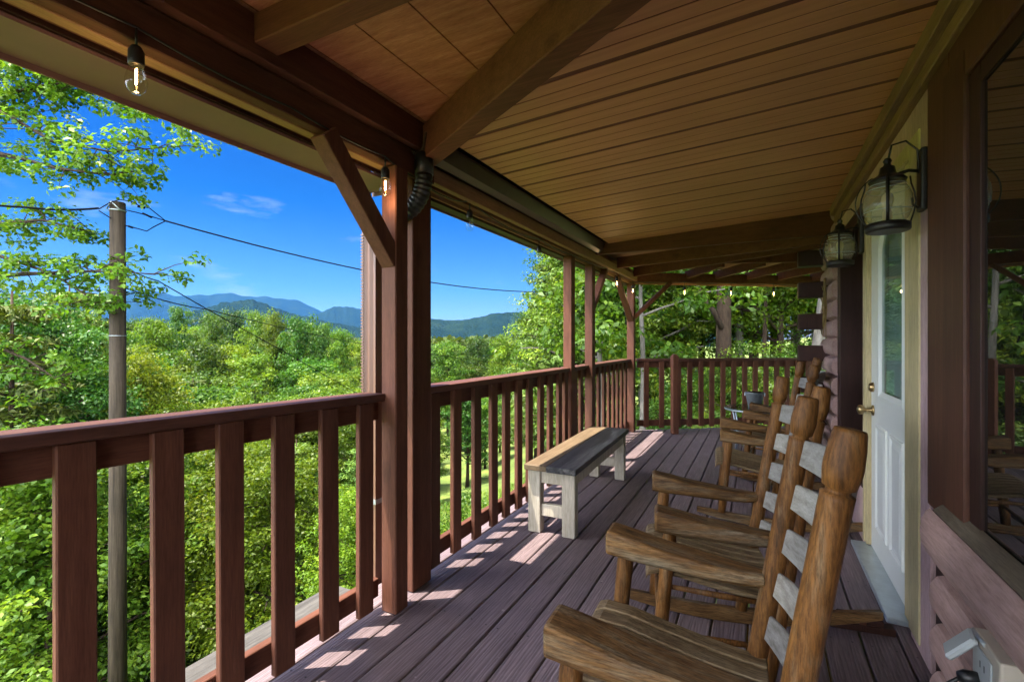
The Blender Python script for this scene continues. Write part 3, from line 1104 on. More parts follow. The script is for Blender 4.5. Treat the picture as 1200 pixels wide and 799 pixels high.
post("near square porch post with a long brace toward the camera side eave", -1.565, 1.80, z1=2.120,
     braces=[((0, -.015, 1.665), (0, -.43, 2.130), .085, .08, (1, 0, 0))])
post("dark flat post standing right behind the nearest post", -1.60, 2.03, .045, .155, 2.120)
post("sunlit post at the far end of the long railing, by the bench", -1.635, 4.37, .085, .10, 2.103)
post("post with a brace, just beyond the sunlit post", -1.615, 4.95, .085, .10, 2.103,
     braces=[((0, .03, 1.62), (0, .56, 2.13), .05, .075, (1, 0, 0))])
post("corner post with braces on two sides where the railing turns", -1.63, 6.86, .10, .10, 2.103,
     braces=[((0, -.03, 1.58), (0, -.80, 2.13), .05, .075, (1, 0, 0)),
             ((.03, .02, 1.62), (.49, .34, 2.135), .05, .075, (-.57, .82, 0))])
pf = far_a + FD * 3.35
post("hidden end post with a small brace behind the log ends", pf.x, pf.y, .09, .09, 2.13,
     braces=[((-.03, -.02, 1.75), (-.36, -.25, 2.135), .05, .07, (-.57, .82, 0))])

# ------------------------------------------------------------------ railings
def railing(label, p0, p1, cs, zt0=1.04, zt1=1.04, bw=.088, bt=.028, inward=Vector((1, 0, 0)), cap=.14, bz0=.035, skip=(), cap_end=0.0):
    """rail from p0 to p1; cs: distances of baluster centres from p0"""
    p0, p1 = Vector((*p0, 0)), Vector((*p1, 0))
    d = (p1 - p0); L = d.length; d = d / L
    n = inward
    t = thing("porch_railing", label, "railing", p0, 0, "porch railings")
    Z = lambda s: zt0 + (zt1 - zt0) * s / L
    V = lambda s, off, z: d * s + n * off + Vector((0, 0, z))
    MB().bar(V(0, -.03, zt0 - .018), V(L, -.03, zt1 - .018), cap, .036).build("top_rail", M['rail_cap'], t, bev=.005, seg=2)
    MB().bar(V(0, -.02, zt0 - .083), V(L, -.02, zt1 - .083), .036, .088).build("sub_rail", M['paint_y'], t, bev=.003)
    MB().bar(V(0, -.02, .110), V(L, -.02, .110), .036, .088).build("bottom_rail", M['paint_y'], t, bev=.003)
    r_ = random.Random(int(L * 1000))
    for s in cs:
        lean = r_.uniform(-.006, .006)
        a = V(s + lean, .0135, bz0 + r_.uniform(-.01, .008)); b = V(s, .0135, Z(s) - .0375)
        MB().bar(a, b, bt, bw, tuple(d)).build("baluster", M['paint_z'], t, bev=.004)
    return t


ys1 = [.10 + .2035 * i - .2035 * 12 for i in range(12)] + [.462 - .35, .612, .835, 1.03, 1.235, 1.448, 1.654]
ys1 = sorted(set(round(y, 3) for y in ys1 if y > -2.4))
ys1 = [y for i, y in enumerate(ys1) if i == 0 or y - ys1[i - 1] > .12]
ys1 = [y for y in ys1 if y < .2] + [.395] + [y for y in ys1 if y > .5]
p0, p1 = (-1.735, Y0), (-1.625, 1.757)
railing("red brown railing with wide balusters at the left foreground", p0, p1, [(y - Y0) for y in ys1], 1.10, 1.04, inward=Vector((1, -.025, 0)).normalized())
ys2 = [2.185, 2.405, 2.638, 2.86, 3.053, 3.252, 3.449, 3.675, 3.877, 4.098, 4.255]
railing("red brown railing behind the bench with evenly spaced balusters", (-1.63, 2.105), (-1.645, 4.318), [y - 2.105 for y in ys2], 1.04, 1.035, .085, .03)
railing("very short railing gap filler between the two far posts", (-1.645, 4.422), (-1.65, 4.898), [.10, .28], 1.035, 1.035, .085, .03)
railing("short railing between the braced post and corner post", (-1.65, 5.002), (-1.66, 6.808), [.12 + .21 * i for i in range(8)], 1.035, 1.035, .085, .03)
fp0 = far_a + FD * .11
fp1 = far_a + FD * 3.30
railing("far railing across the end of the porch under the trees", fp0[:2], fp1[:2], [.13, .36] + [.62 + .172 * i for i in range(15)], 1.035, 1.035, .072, .03,
        inward=-FN, bz0=.05)
t = thing("newel_post", "short square newel post standing proud of the far railing", "post", (-1.055, 6.97, 0), R(35))
MB().span((-.042, -.042, .001), (.042, .042, 1.085)).span((-.030, -.030, 1.0855), (.030, .030, 1.105)).build("post", M['paint_z'], t, bev=.006)

# ------------------------------------------------------------------ downspout
ds = thing("downspout", "brown ridged downspout outside the near post with a black elbow above", "downspout", (-1.87, 1.98, 0))
pts = []
n = 20
for k in range(n):
    a = 2 * math.pi * k / n
    rr = .05 * (1 + .10 * (1 if k % 2 else -1))
    pts.append((rr * math.cos(a), rr * math.sin(a)))
mb = MB()
mb.prism([(-.052, -.035), (-.030, -.042), (-.010, -.035), (.010, -.042), (.030, -.035), (.052, -.042), (.052, .035), (-.052, .035)], -2.2, 1.93, lambda u, v, d: (u, v, d))
mb.build("pipe", M['downspout'], ds)
mb = MB()
for k in range(150):
    z = -.6 + k * .0165
    mb.span((-.050, -.046, z), (-.030, -.0365, z + .008))
mb.build("ribbed_strip", M['downspout'], ds)
MB().span((-.056, -.045, .42), (.056, .04, .445)).build("strap", M['zinc'], ds)
el = MB()
o_ = Vector((-1.502, 1.945, 2.225)) - Vector((-1.87, 1.98, 0))
el.tube([o_, o_ - Vector((0, 0, .10))], .047, 20)
el.build("outlet_pipe", M['black_plastic'], ds)
el = MB()
pts, rad = [], []
for k in range(49):
    u = k / 48
    p = o_ + Vector((-.16 * u ** 2.2, -.010 * u, -.098 - .19 * (1 - (1 - u) ** 1.6)))
    pts.append(p); rad.append(.043 + .0018 * (1 if (k // 2) % 2 else -1))
el.tube(pts, rad, 18)
el.build("flexible_elbow", M['black_plastic'], ds)

# ------------------------------------------------------------------ string lights
def bulb_part(parent, p, drop=.05, lit=True):
    p = Vector(p)
    s = MB()
    s.tube([p, p - Vector((0, 0, drop))], .0035, 6)
    s.lathe([(.004, 0), (.014, .004), (.019, .016), (.0195, .05), (.018, .054)][::-1] if False else [(.018, -.056), (.0195, -.05), (.019, -.016), (.012, -.003), (.004, 0)], p - Vector((0, 0, drop - .002)), 14)
    so = s.build("socket", M['black_plastic'], parent)
    q = p - Vector((0, 0, drop + .054))
    g = MB()
    g.lathe([(.0005, -.078), (.012, -.076), (.021, -.066), (.0262, -.050), (.0262, -.040), (.022, -.022), (.0165, -.006), (.015, 0)], q, 16)
    g.build("glass_bulb", M['clear_glass'], so)
    f = MB()
    f.tube([q + Vector((.003, 0, -.008)), q + Vector((.003, 0, -.052))], .0013, 5)
    f.tube([q + Vector((-.003, 0, -.008)), q + Vector((-.003, 0, -.052))], .0013, 5)
    f.build("filament", M['filament'] if lit else M['zinc'], so)
    if not lit: return
    ld = bpy.data.lights.new("bulb_light", 'POINT')
    ld.energy = .12; ld.color = (1.0, .66, .34); ld.shadow_soft_size = .02
    lo = bpy.data.objects.new("bulb_light", ld); col.objects.link(lo)
    lo.parent = parent; lo.location = q + Vector((0, 0, -.10))


def sag(pts, s=.02, n=8):
    out = []
    for a, b in zip(pts, pts[1:]):
        a, b = Vector(a), Vector(b)
        for k in range(n):
            u = k / n
            out.append(a.lerp(b, u) - Vector((0, 0, s * 4 * u * (1 - u))))
    out.append(Vector(pts[-1]))
    return out


sl1 = thing("string_light", "black string light cord with bare bulbs along the left eave beam", "string lights")
c1 = [(-1.535, -2.4, 2.18), (-1.535, -.9, 2.17), (-1.535, .05, 2.16), (-1.535, .705, 2.158), (-1.535, 1.20, 2.15), (-1.535, 1.70, 2.14), (-1.535, 1.95, 2.11), (-1.55, 2.20, 2.09), (-1.595, 2.52, 2.155),
      (-1.60, 3.05, 2.10), (-1.60, 3.58, 2.12), (-1.60, 4.30, 2.11), (-1.56, 5.4, 2.12), (-1.54, 5.75, 2.13), (-1.54, 6.60, 2.12)]
MB().tube(sag(c1, .012), .0042, 6).build("cord", M['black_plastic'], sl1)
for p in ((-1.535, -.9, 2.17), (-1.535, .705, 2.155), (-1.535, 1.70, 2.14), (-1.595, 2.52, 2.15), (-1.60, 3.58, 2.115), (-1.54, 5.75, 2.12), (-1.545, 6.60, 2.11)):
    bulb_part(sl1, p, lit=not (2.4 < p[1] < 4))
sl2 = thing("string_light", "string light cord with three glowing bulbs along the far header", "string lights")
def fh(s, z, off=-.055):
    p = far_a + FD * s + FN * off
    return (p.x, p.y, z)
c2 = [fh(.1, 2.13), fh(.80, 2.14), fh(1.52, 2.14), fh(2.20, 2.135), fh(2.9, 2.13)]
MB().tube(sag(c2, .02), .0042, 6).build("cord", M['black_plastic'], sl2)
for s in (.80, 1.52, 2.20):
    bulb_part(sl2, fh(s, 2.135), .06)

# ------------------------------------------------------------------ wall lanterns
def lantern(label, y, z, wx=WX - .012):
    t = thing("wall_lantern", label, "lantern", (wx, y, z), 0, "onion wall lanterns by the door")
    t.scale = (.92, .92, .95)
    b = MB()
    b.span((-.026, -.038, -.06), (-.0005, .038, .20))
    b.build("back_plate", M['black_metal'], t, bev=.008, seg=2)
    cx = -.135
    a = MB()
    a.tube([(-.026, 0, .11), (-.06, 0, .118), (-.11, 0, .105), (cx, 0, .105)], .007, 8)
    a.build("arm", M['black_metal'], t)
    a = MB()
    a.tube([(-.024, 0, .10), (-.03, 0, .20), (-.07, 0, .245), (-.12, 0, .235), (cx, 0, .16)], .0045, 8)
    a.build("scroll", M['black_metal'], t)
    a = MB()
    a.tube([(-.026, 0, -.045), (-.045, 0, -.03), (-.05, 0, .0)], .005, 8)
    a.build("hook", M['black_metal'], t)
    a = MB()
    a.tube([(cx + .118 * math.cos(R(v_)), -.01, -.008 + .122 * math.sin(R(v_))) for v_ in range(118, 246, 8)], .0028, 6)
    a.build("bail", M['black_metal'], t)
    c = MB()
    c.lathe([(.068, .079), (.071, .085), (.060, .096), (.042, .106), (.032, .116), (.027, .142), (.016, .148), (.012, .158), (.017, .168), (.011, .180), (.001, .184)], (cx, 0, 0), 28)
    c.build("cap", M['black_metal'], t)
    c = MB()
    c.lathe([(.062, -.135), (.078, -.135), (.084, -.128), (.084, -.104), (.074, -.098), (.060, -.096)], (cx, 0, 0), 28)
    c.build("base_ring", M['black_metal'], t)
    g = MB()
    pr = [(.060, -.097), (.074, -.080), (.087, -.050), (.092, -.018), (.088, .014), (.076, .044), (.066, .062), (.066, .079)]
    g.lathe(pr, (cx, 0, 0), 32)
    gl_ = g.build("glass_globe", M['lantern_glass'], t)
    rg = MB()
    for r0, h0 in ((.0878, -.050), (.0768, .044), (.0670, .064)):
        rg.tube([(cx + r0 * math.cos(u), r0 * math.sin(u), h0) for u in [2 * math.pi * k / 32 for k in range(33)]], .0016, 5, False)
    rg.build("glass_rib", M['zinc'], gl_)
    for k in range(4):
        u = R(80 + 90 * k)
        s = MB()
        pp = [(.080, -.10), (.092, -.06), (.098, -.018), (.093, .022), (.082, .058), (.078, .09)]
        s.tube([(cx + r0 * math.cos(u), r0 * math.sin(u), h0) for r0, h0 in pp], .0068 if k in (0, 2) else .0035, 6)
        s.build("strap", M['black_metal'], t)
    l_ = MB()
    l_.lathe([(.018, -.09), (.018, -.05), (.012, -.045), (.016, -.03), (.024, .0), (.021, .02), (.008, .035), (.001, .038)], (cx, 0, 0), 16)
    l_.build("candle_bulb", M['bulb_white'], t)
    return t


lantern("nearer black onion lantern with clear globe, beside the white door frame", 2.455, 1.865, WX - .012)
lantern("farther black onion lantern with clear globe, at the far side of the white door", 3.725, 1.90, WX - .018)

# ------------------------------------------------------------------ hanging twigs on the log wall
tw = thing("twig_ornament", "bundle of dry twigs hanging on the log wall under the far lantern", "ornament", (.535, 5.22, 1.86))
mb = MB(); rt = random.Random(4)
for k in range(16):
    a = Vector((rt.uniform(-.012, .0), rt.uniform(-.05, .05), 0))
    pts = [a]
    for q in range(5):
        a = a + Vector((rt.uniform(-.008, .008), rt.uniform(-.03, .03), -rt.uniform(.06, .13)))
        a.x = min(max(a.x, -.03), .0)
        pts.append(a)
    mb.tube(pts, [.004, .004, .0035, .003, .0025, .001], 5)
mb.build("twigs", M['twig'], tw)
mb = MB()
mb.tube([(-.02, -.09, -.02), (-.02, .02, -.10), (-.02, .10, -.06)], .005, 6)
mb.tube([(-.02, -.08, -.24), (-.02, .0, -.20), (-.02, .09, -.24), (-.02, .03, -.31), (-.02, -.05, -.30), (-.02, -.08, -.24)], .006, 6)
mb.build("cross_twig", M['twig'], tw)

# ------------------------------------------------------------------ outlet box low on the wall
ob = thing("outlet_box", "grey outdoor outlet box with lifted white cover and black plug", "outlet", (WX - .050, 1.60, .455))
MB().span((-.060, -.105, -.10), (.0, .060, .095)).build("box", M['grey_plastic'], ob, bev=.006, seg=2)
mb = MB()
mb.box((-.090, .036, .052), (.088, .056, .018), Euler((R(10), R(-52), R(-18))))
mb.build("cover", M['white_plastic'], ob, bev=.005)
MB().span((-.0645, -.07, -.08), (-.0605, .040, .07)).build("socket_face", M['white_plastic'], ob, bev=.002)
for zz in (-.045, .035):
    for yy in (-.032, -.008):
        MB().span((-.0652, yy - .002, zz - .008), (-.0646, yy + .002, zz + .008)).build("socket_slot", M['black_plastic'], ob)
MB().tube([(-.058, -.02, .088), (-.058, .055, .088)], .006, 8).build("hinge", M['zinc'], ob)
mb = MB()
mb.tube([(-.062, .005, -.01), (-.088, .010, -.015), (-.100, .015, -.02)], [.015, .017, .011], 10)
mb.tube([(-.095, .012, -.02), (-.12, .02, -.05), (-.15, .04, -.12), (-.19, .05, -.22), (-.22, .02, -.34), (-.26, -.08, -.44), (-.33, -.25, -.449), (-.36, -.5, -.449)], .0045, 8)
mb.build("plug_cord", M['black_plastic'], ob)

# small notched wooden block lying on the deck below the door
bk = thing("wooden_block", "low dark brown notched wooden block on the deck by the door", "block", (.40, 2.63, 0), R(8))
mb = MB()
mb.span((-.125, -.028, .001), (.125, .028, .032))
mb.span((-.088, -.026, .0325), (-.012, .026, .066))
mb.span((.018, -.026, .0325), (.082, .026, .060))
mb.build("block", M['dark_brown'], bk, bev=.004)
MB().span((-.010, -.024, .033), (.016, .024, .046)).build("block_insert", M['paint_x'], bk)

# ------------------------------------------------------------------ bench
bn = thing("bench", "low wooden bench, tan and dark stained top on cream legs", "bench", (-1.25, 3.72, 0), R(1.8))
L2 = .80
MB().span((-.190, -L2, .425), (-.030, L2, .462)).build("seat_plank", M['bench_tan'], bn, bev=.004)
MB().span((-.027, -L2 - .01, .425), (.178, L2, .464)).build("seat_plank", M['bench_dark'], bn, bev=.004)
for sy in (-1, 1):
    yc = sy * (L2 - .07)
    for sx in (-.130, .112):
        MB().span((sx - .045, yc - .035, .001), (sx + .045, yc + .035, .424)).build("leg", M['bench_leg'], bn, bev=.005)
    MB().span((-.084, yc - .022, .335), (.066, yc + .022, .424)).build("apron", M['bench_leg'], bn, bev=.004)
    MB().span((-.084, yc - .020, .115), (.066, yc + .020, .195)).build("stretcher", M['bench_leg'], bn, bev=.004)
for sx in (-.130, .130):
    MB().span((sx - .018, -L2 + .107, .335), (sx + .018, L2 - .107, .424)).build("apron", M['bench_leg'], bn, bev=.004)

# ------------------------------------------------------------------ rocking chairs
def make_chair(name, label, hw=.285, ps=1.0):
    """faces -X; the origin lies on the deck under the seat"""
    t = thing(name, label, "rocking chair", group="log rocking chairs in a row along the wall")
    bx = lambda z: .012 + (z - .40) * .170
    for s in (-1, 1):
        y = s * (hw - .01)
        a, b = Vector((bx(.07), y, .07)), Vector((bx(1.13), y, 1.13))
        L = (b - a).length
        r = .0275 * ps
        prof = [(r * .95, 0), (r, .1), (r * 1.04, L * .5), (r * 1.04, L - .135), (r * 1.06, L - .124), (r * .78, L - .121), (r * .76, L - .114), (r * 1.02, L - .110),
                (r * 1.17, L - .085), (r * 1.20, L - .068), (r * 1.12, L - .035), (r * 1.0, L - .008), (r * .93, L - .002), (r * .5, L)]
        m = MB(); m.lathe(prof, a, 20, b - a)
        m.build("back_post", M['orange_wood'], t)
        # front post leans back a touch
        fa, fb = Vector((-.435, y * 1.08, .075)), Vector((-.385, y * 1.08, .610))
        L = (fb - fa).length
        m = MB(); m.lathe([(r * .9, 0), (r * .98, .1), (r * .92, L * .55), (r * .98, L - .06), (r * .8, L - .02), (r * .45, L)], fa, 18, fb - fa)
        m.build("front_post", M['orange_wood'], t)
        # arm: a thick shaped slab, high in front, thinner behind
        m = MB()
        rows = []
        st = [(-.445, .655, .075, .042), (-.435, .664, .082, .047), (-.36, .650, .074, .050), (-.25, .628, .058, .050), (-.12, .612, .050, .046), (-.03, .604, .044, .036), (.025, .602, .038, .026)]
        for (x, zt, th, w) in st:
            yc = y * 1.08 - s * (.010 + .03 * max(0, (x + .2)))
            w *= 1.12
            rows.append([(x, yc - w, zt - .007), (x, yc - w + .007, zt), (x, yc + w - .007, zt), (x, yc + w, zt - .007), (x, yc + w, zt - th + .010), (x, yc + w - .014, zt - th), (x, yc - w + .014, zt - th), (x, yc - w, zt - th + .010)])
        m.sheet(rows, closed=True)
        m.bm.verts.ensure_lookup_table()
        n = len(m.bm.verts)
        m.bm.faces.new([m.bm.verts[k] for k in range(8)][::-1]); m.bm.faces.new([m.bm.verts[k] for k in range(n - 8, n)])
        m.build("armrest", M['arm_wood'], t, bev=.004)
        # rocker: curved plank on edge
        m = MB()
        rows = []
        for k in range(17):
            u = k / 16
            x = -.60 + 1.13 * u
            zb = .002 + .10 * ((x + .12) / .60) ** 2 * .85
            hh = .066 - .030 * abs(2 * u - 1) ** 3
            rows.append([(x, y * 1.04 - .016, zb), (x, y * 1.04 + .016, zb), (x, y * 1.04 + .016, zb + hh), (x, y * 1.04 - .016, zb + hh)])
        m.sheet(rows, closed=True)
        m.bm.verts.ensure_lookup_table(); n = len(m.bm.verts)
        m.bm.faces.new([m.bm.verts[k] for k in range(4)][::-1]); m.bm.faces.new([m.bm.verts[k] for k in range(n - 4, n)])
        m.build("rocker", M['arm_wood'], t, bev=.004)
        for z0, z1 in ((.375, .345), (.20, .19)):
            m = MB(); m.tube([(-.42, y * 1.07, z0), (-.2, y * 1.05, (z0 + z1) / 2), (bx(z1), y, z1)], [.009, .012, .009], 8)
            m.build("side_rung", M['orange_wood'], t)
    # seat: slats run front to back and dip in the middle
    ns = 8
    wtot = 2 * hw - .02
    for k in range(ns):
        yc = -wtot / 2 + wtot * (k + .5) / ns
        w = wtot / ns / 2 - .0048
        rows = []
        for (x, z) in ((-.478, .396), (-.468, .415), (-.44, .424), (-.36, .420), (-.25, .398), (-.12, .375), (.0, .362), (.03, .362)):
            rows.append([(x, yc - w, z), (x, yc + w, z), (x, yc + w, z - .020), (x, yc - w, z - .020)])
        m = MB(); m.sheet(rows, closed=True)
        m.bm.verts.ensure_lookup_table(); n = len(m.bm.verts)
        m.bm.faces.new([m.bm.verts[q] for q in range(4)][::-1]); m.bm.faces.new([m.bm.verts[q] for q in range(n - 4, n)])
        m.build("seat_slat", M['seat_wood'], t, bev=.004)
    for (x, z) in ((-.41, .375), (.0, .325)):
        m = MB(); m.tube([(x, -hw * 1.02, z), (x, 0, z), (x, hw * 1.02, z)], .017, 10); m.build("seat_rail", M['orange_wood'], t)
    for (x, z) in ((-.425, .20), (.0, .19)):
        m = MB(); m.tube([(x, -hw * 1.02, z), (x, 0, z), (x, hw * 1.02, z)], [.009, .012, .009], 8); m.build("rung", M['orange_wood'], t)
    # bowed back slats
    for zc in (.455, .585, .715, .845, .972):
        rows = []
        for k in range(13):
            u = -1 + 2 * k / 12
            yy = u * (hw - .012)
            bow = .075 * (1 - u * u)
            hh = .034 + .012 * (1 - u * u)
            x0 = bx(zc) + bow
            sl_ = .2
            rows.append([(x0 - .006 - sl_ * hh, yy, zc - hh), (x0 + .006 - sl_ * hh, yy, zc - hh), (x0 + .006 + sl_ * hh, yy, zc + hh), (x0 - .006 + sl_ * hh, yy, zc + hh)])
        m = MB(); m.sheet(rows, closed=True, smooth=False)
        m.bm.verts.ensure_lookup_table(); n = len(m.bm.verts)
        m.bm.faces.new([m.bm.verts[q] for q in range(4)][::-1]); m.bm.faces.new([m.bm.verts[q] for q in range(n - 4, n)])
        m.build("back_slat", M['slat_wood'], t, bev=.003)
    return t


chair = make_chair("rocking_chair", "nearest log rocking chair in the right foreground, thick honey posts and grey back slats")
chair.location = (.0, 1.335, 0); chair.rotation_euler = (0, 0, R(2.5))
c2_ = copy_tree(chair)
c2_["label"] = "second log rocking chair from the camera, between the nearest chair and the door"
c2_.location = (.015, 2.20, 0); c2_.rotation_euler = (0, 0, R(12)); c2_.scale = (.97, .88, 1.0)
c3_ = copy_tree(chair)
c3_["label"] = "third log rocking chair, its arm level with the newel post of the far railing"
c3_.location = (.17, 4.05, 0); c3_.rotation_euler = (0, 0, R(4))
c4_ = copy_tree(chair)
c4_["label"] = "farthest log rocking chair, nearest the bucket and the cut log ends"
c4_.location = (.33, 5.16, 0); c4_.rotation_euler = (0, 0, R(-4))

# ------------------------------------------------------------------ side table and bucket
tb = thing("side_table", "small round glass topped side table by the far railing", "table", (-.06, 5.86, 0))
MB().lathe([(.29, .560), (.30, .562), (.30, .568), (.29, .570)], (0, 0, 0), 36).build("glass_top", M['table_glass'], tb)
mb = MB()
mb.tube([(.285 * math.cos(u), .285 * math.sin(u), .548) for u in [2 * math.pi * k / 36 for k in range(37)]], .010, 8, False)
mb.build("rim", M['zinc'], tb)
for k in range(4):
    u = R(45 + 90 * k)
    c_, s_ = math.cos(u), math.sin(u)
    MB().tube([(.28 * c_, .28 * s_, .545), (.22 * c_, .22 * s_, .30), (.26 * c_, .26 * s_, .001)], .009, 8).build("leg", M['zinc'], tb)
mb = MB()
mb.tube([(.225 * math.cos(u), .225 * math.sin(u), .28) for u in [2 * math.pi * k / 36 for k in range(37)]], .006, 6, False)
mb.build("brace_ring", M['zinc'], tb)
bu = thing("bucket", "small galvanised metal bucket on the glass side table", "bucket", (-.05, 5.80, .572))
bu.scale = (.85, .85, .95)
mb = MB()
n = 28
prof = [(.075, 0), (.108, .165), (.113, .168), (.113, .175), (.106, .175), (.072, .006), (.001, .006)]
mb.lathe([(.001, 0)] + prof, (0, 0, 0), n)
mb.build("pail", M['zinc'], bu)
mb = MB()
mb.tube([(.112 * math.cos(u), .112 * math.sin(u) * .35 - .09 * math.sin(u), .16 + .0 * u) for u in [math.pi * k / 16 for k in range(17)]], .003, 6)
mb.build("handle", M['zinc'], bu)
for s in (-1, 1):
    MB().span((s * .112 - .006, -.015, .135), (s * .112 + .006, .015, .170)).build("ear", M['zinc'], bu)

# ------------------------------------------------------------------ utility pole and lines
UP = Vector((-8.79, 3.79))
ug = gz(UP.x, UP.y)
up_ = thing("utility_pole", "weathered wooden utility pole beyond the left railing", "pole", (UP.x, UP.y, ug - .3))
top = 3.42 - ug + .3
MB().lathe([(.125, 0), (.112, top * .5), (.100, top - .01), (.094, top)], (0, 0, 0), 20).build("pole_shaft", M['pole'], up_)
mb = MB()
mb.tube([(.106 * math.cos(u), .106 * math.sin(u), top - .13) for u in [2 * math.pi * k / 24 for k in range(25)]], .009, 6, False)
mb.tube([(.108 * math.cos(u), .108 * math.sin(u), top - 2.05) for u in [2 * math.pi * k / 24 for k in range(25)]], .005, 6, False)
mb.build("band", M['zinc'], up_)
mb = MB()
mb.tube([(.13, -.02, top - .14), (.06, -.11, top - .02), (-.05, -.12, top - .12)], .010, 6)
mb.build("hook", M['zinc'], up_)
mb = MB(); mb.box((.116, -.03, 2.5), (.012, .05, .035)); mb.build("metal_tag", M['zinc'], up_)


def cable(name, label, pts, r=.011, s=.12, n=14):
    o = MB().tube(sag(pts, s, n), r, 6).build(name, M['wire'])
    return tag(o, label, "cable")


Pt = Vector((UP.x, UP.y, 3.36))
Rt = Vector((.8886, .4586, 0)); Fw = Vector((-.4586, .8886, 0))
def at(px, py, dep):
    return Vector((0, 0, 1.29)) + (Fw + Rt * ((px - 600) / 563) + Vector((0, 0, 1)) * ((399.5 - py) / 563)) * dep
j = at(194, 259, 7.7)
cable("power_line", "thick twisted power line sagging from the pole top to the right", [j, at(640, 342, 16), at(760, 345, 21)], .013, .30, 24)
cable("power_line", "thick power line running left from the pole top into the leaves", [at(116, 244, 7.3), at(30, 243, 6.8), at(-120, 225, 6)], .015, .03)
mb = MB()
for (a, m_, b) in (((131, 236), (147, 234), None), ):
    pass
mb.tube([at(116, 245, 7.3), at(128, 238, 7.25), at(140, 234, 7.25), at(153, 236, 7.4), at(163, 241, 7.5), at(175, 244, 7.6), at(194, 259, 7.7)], .008, 6)
mb.tube([at(146, 246, 7.4), at(160, 249, 7.5), at(178, 254, 7.6), at(194, 259, 7.7)], .008, 6)
mb.tube([at(146, 264, 7.35), at(154, 266, 7.4), at(172, 271, 7.5), at(180, 266, 7.6), at(194, 259, 7.7)], .008, 6)
mb.tube([at(116, 247, 7.3), at(130, 256, 7.25)], .008, 6)
for (a, b) in (((154, 237), (160, 239)), ((161, 242), (170, 244)), ((167, 250), (178, 255)), ((150, 265), (156, 267))):
    mb.tube([at(*a, 7.45), at(*b, 7.5)], .016, 8)
tag(mb.build("cable_splice", M['wire']), "loose looped splices of cable round the pole top", "cable")
cable("power_line", "thin cable slanting steeply down to the right from the pole", [at(150, 315, 7.4), at(185, 329, 8.3), at(330, 410, 12), at(450, 478, 17)], .010, .02)
cable("power_line", "thin cable crossing gently down behind the treetops from the pole", [at(140, 335, 7.4), at(240, 362, 11), at(430, 404, 20), at(640, 432, 34)], .010, .05)
cable("guy_wire", "pale guy wire slanting through the trees past the braced post", [at(724, 312, 11), at(737, 402, 11)], .014, 0)

# ------------------------------------------------------------------ vegetation
def leaves(centres, per, rad, size, rs, flat=.55, up=.6, jitter=.45, aspect=.55):
    """kite-shaped leaves scattered in clumps; returns verts, quads, random"""
    c = np.repeat(centres, per, 0)
    n = len(c)
    rr = np.repeat(rad if hasattr(rad, '__len__') else np.full(len(centres), rad), per)
    d = rs.normal(size=(n, 3)); d /= np.linalg.norm(d, axis=1)[:, None]
    p = c + d * (rr * rs.random(n) ** .45)[:, None] * np.array([1, 1, flat])
    nrm = d * .6 + rs.normal(size=(n, 3)) * jitter + np.array([0, 0, up])
    nrm /= np.linalg.norm(nrm, axis=1)[:, None]
    t = rs.normal(size=(n, 3)) + d * .5 + np.array([0, 0, -.25])
    t -= nrm * (t * nrm).sum(1)[:, None]
    t /= np.linalg.norm(t, axis=1)[:, None]
    b = np.cross(nrm, t)
    s = size * (.65 + .7 * rs.random(n))[:, None]
    v0 = p - t * s * .5
    v2 = p + t * s * .5 - nrm * s * .10
    m = p - t * s * .05
    v1 = m + b * s * aspect * .5 + nrm * s * .10
    v3 = m - b * s * aspect * .5 + nrm * s * .10
    v = np.stack([v0, v1, v2, v3], 1).reshape(-1, 3)
    q = np.arange(4 * n).reshape(n, 4)
    clump = np.repeat(rs.random(len(centres)), per)
    r = np.clip(clump * .55 + rs.random(n) * .55 - .05, 0, 1)
    return v, q, r


def limbs(rs, h, r0, base_frac, spread, nb, lean=(0, 0)):
    """trunk path and branch paths"""
    tr = []
    k = 9
    x = y = 0.0
    for i in range(k):
        u = i / (k - 1)
        tr.append((lean[0] * u * h + .05 * h * .3 * math.sin(u * 4 + rs.random()) * u, lean[1] * u * h + .04 * h * .3 * math.sin(u * 3 + 2) * u, h * u))
    rad = [r0 * (1.25 if i == 0 else 1) * (1 - .9 * (i / (k - 1)) ** 1.1) + .01 for i in range(k)]
    br = []
    for b in range(nb):
        u = base_frac + (1 - base_frac) * (b + rs.random() * .7) / nb
        u = min(u, .96)
        f = u * (k - 1); i = int(f); w = f - i
        p = np.array(tr[i]) * (1 - w) + np.array(tr[min(i + 1, k - 1)]) * w
        a = b * 2.4 + rs.random() * .8
        ln = spread * (1.05 - .75 * max(0, u - base_frac) / (1 - base_frac + 1e-6)) * (.75 + .4 * rs.random())
        pts = [p]
        for q in range(1, 5):
            s = q / 4
            pts.append(p + np.array([math.cos(a + .25 * math.sin(3 * s)) * ln * s, math.sin(a) * ln * s, ln * (.42 * s + .12 * s * s) * (.5 + .7 * rs.random() * .6)]))
        br.append((pts, r0 * (1 - u) * .55 + .012))
    return tr, rad, br


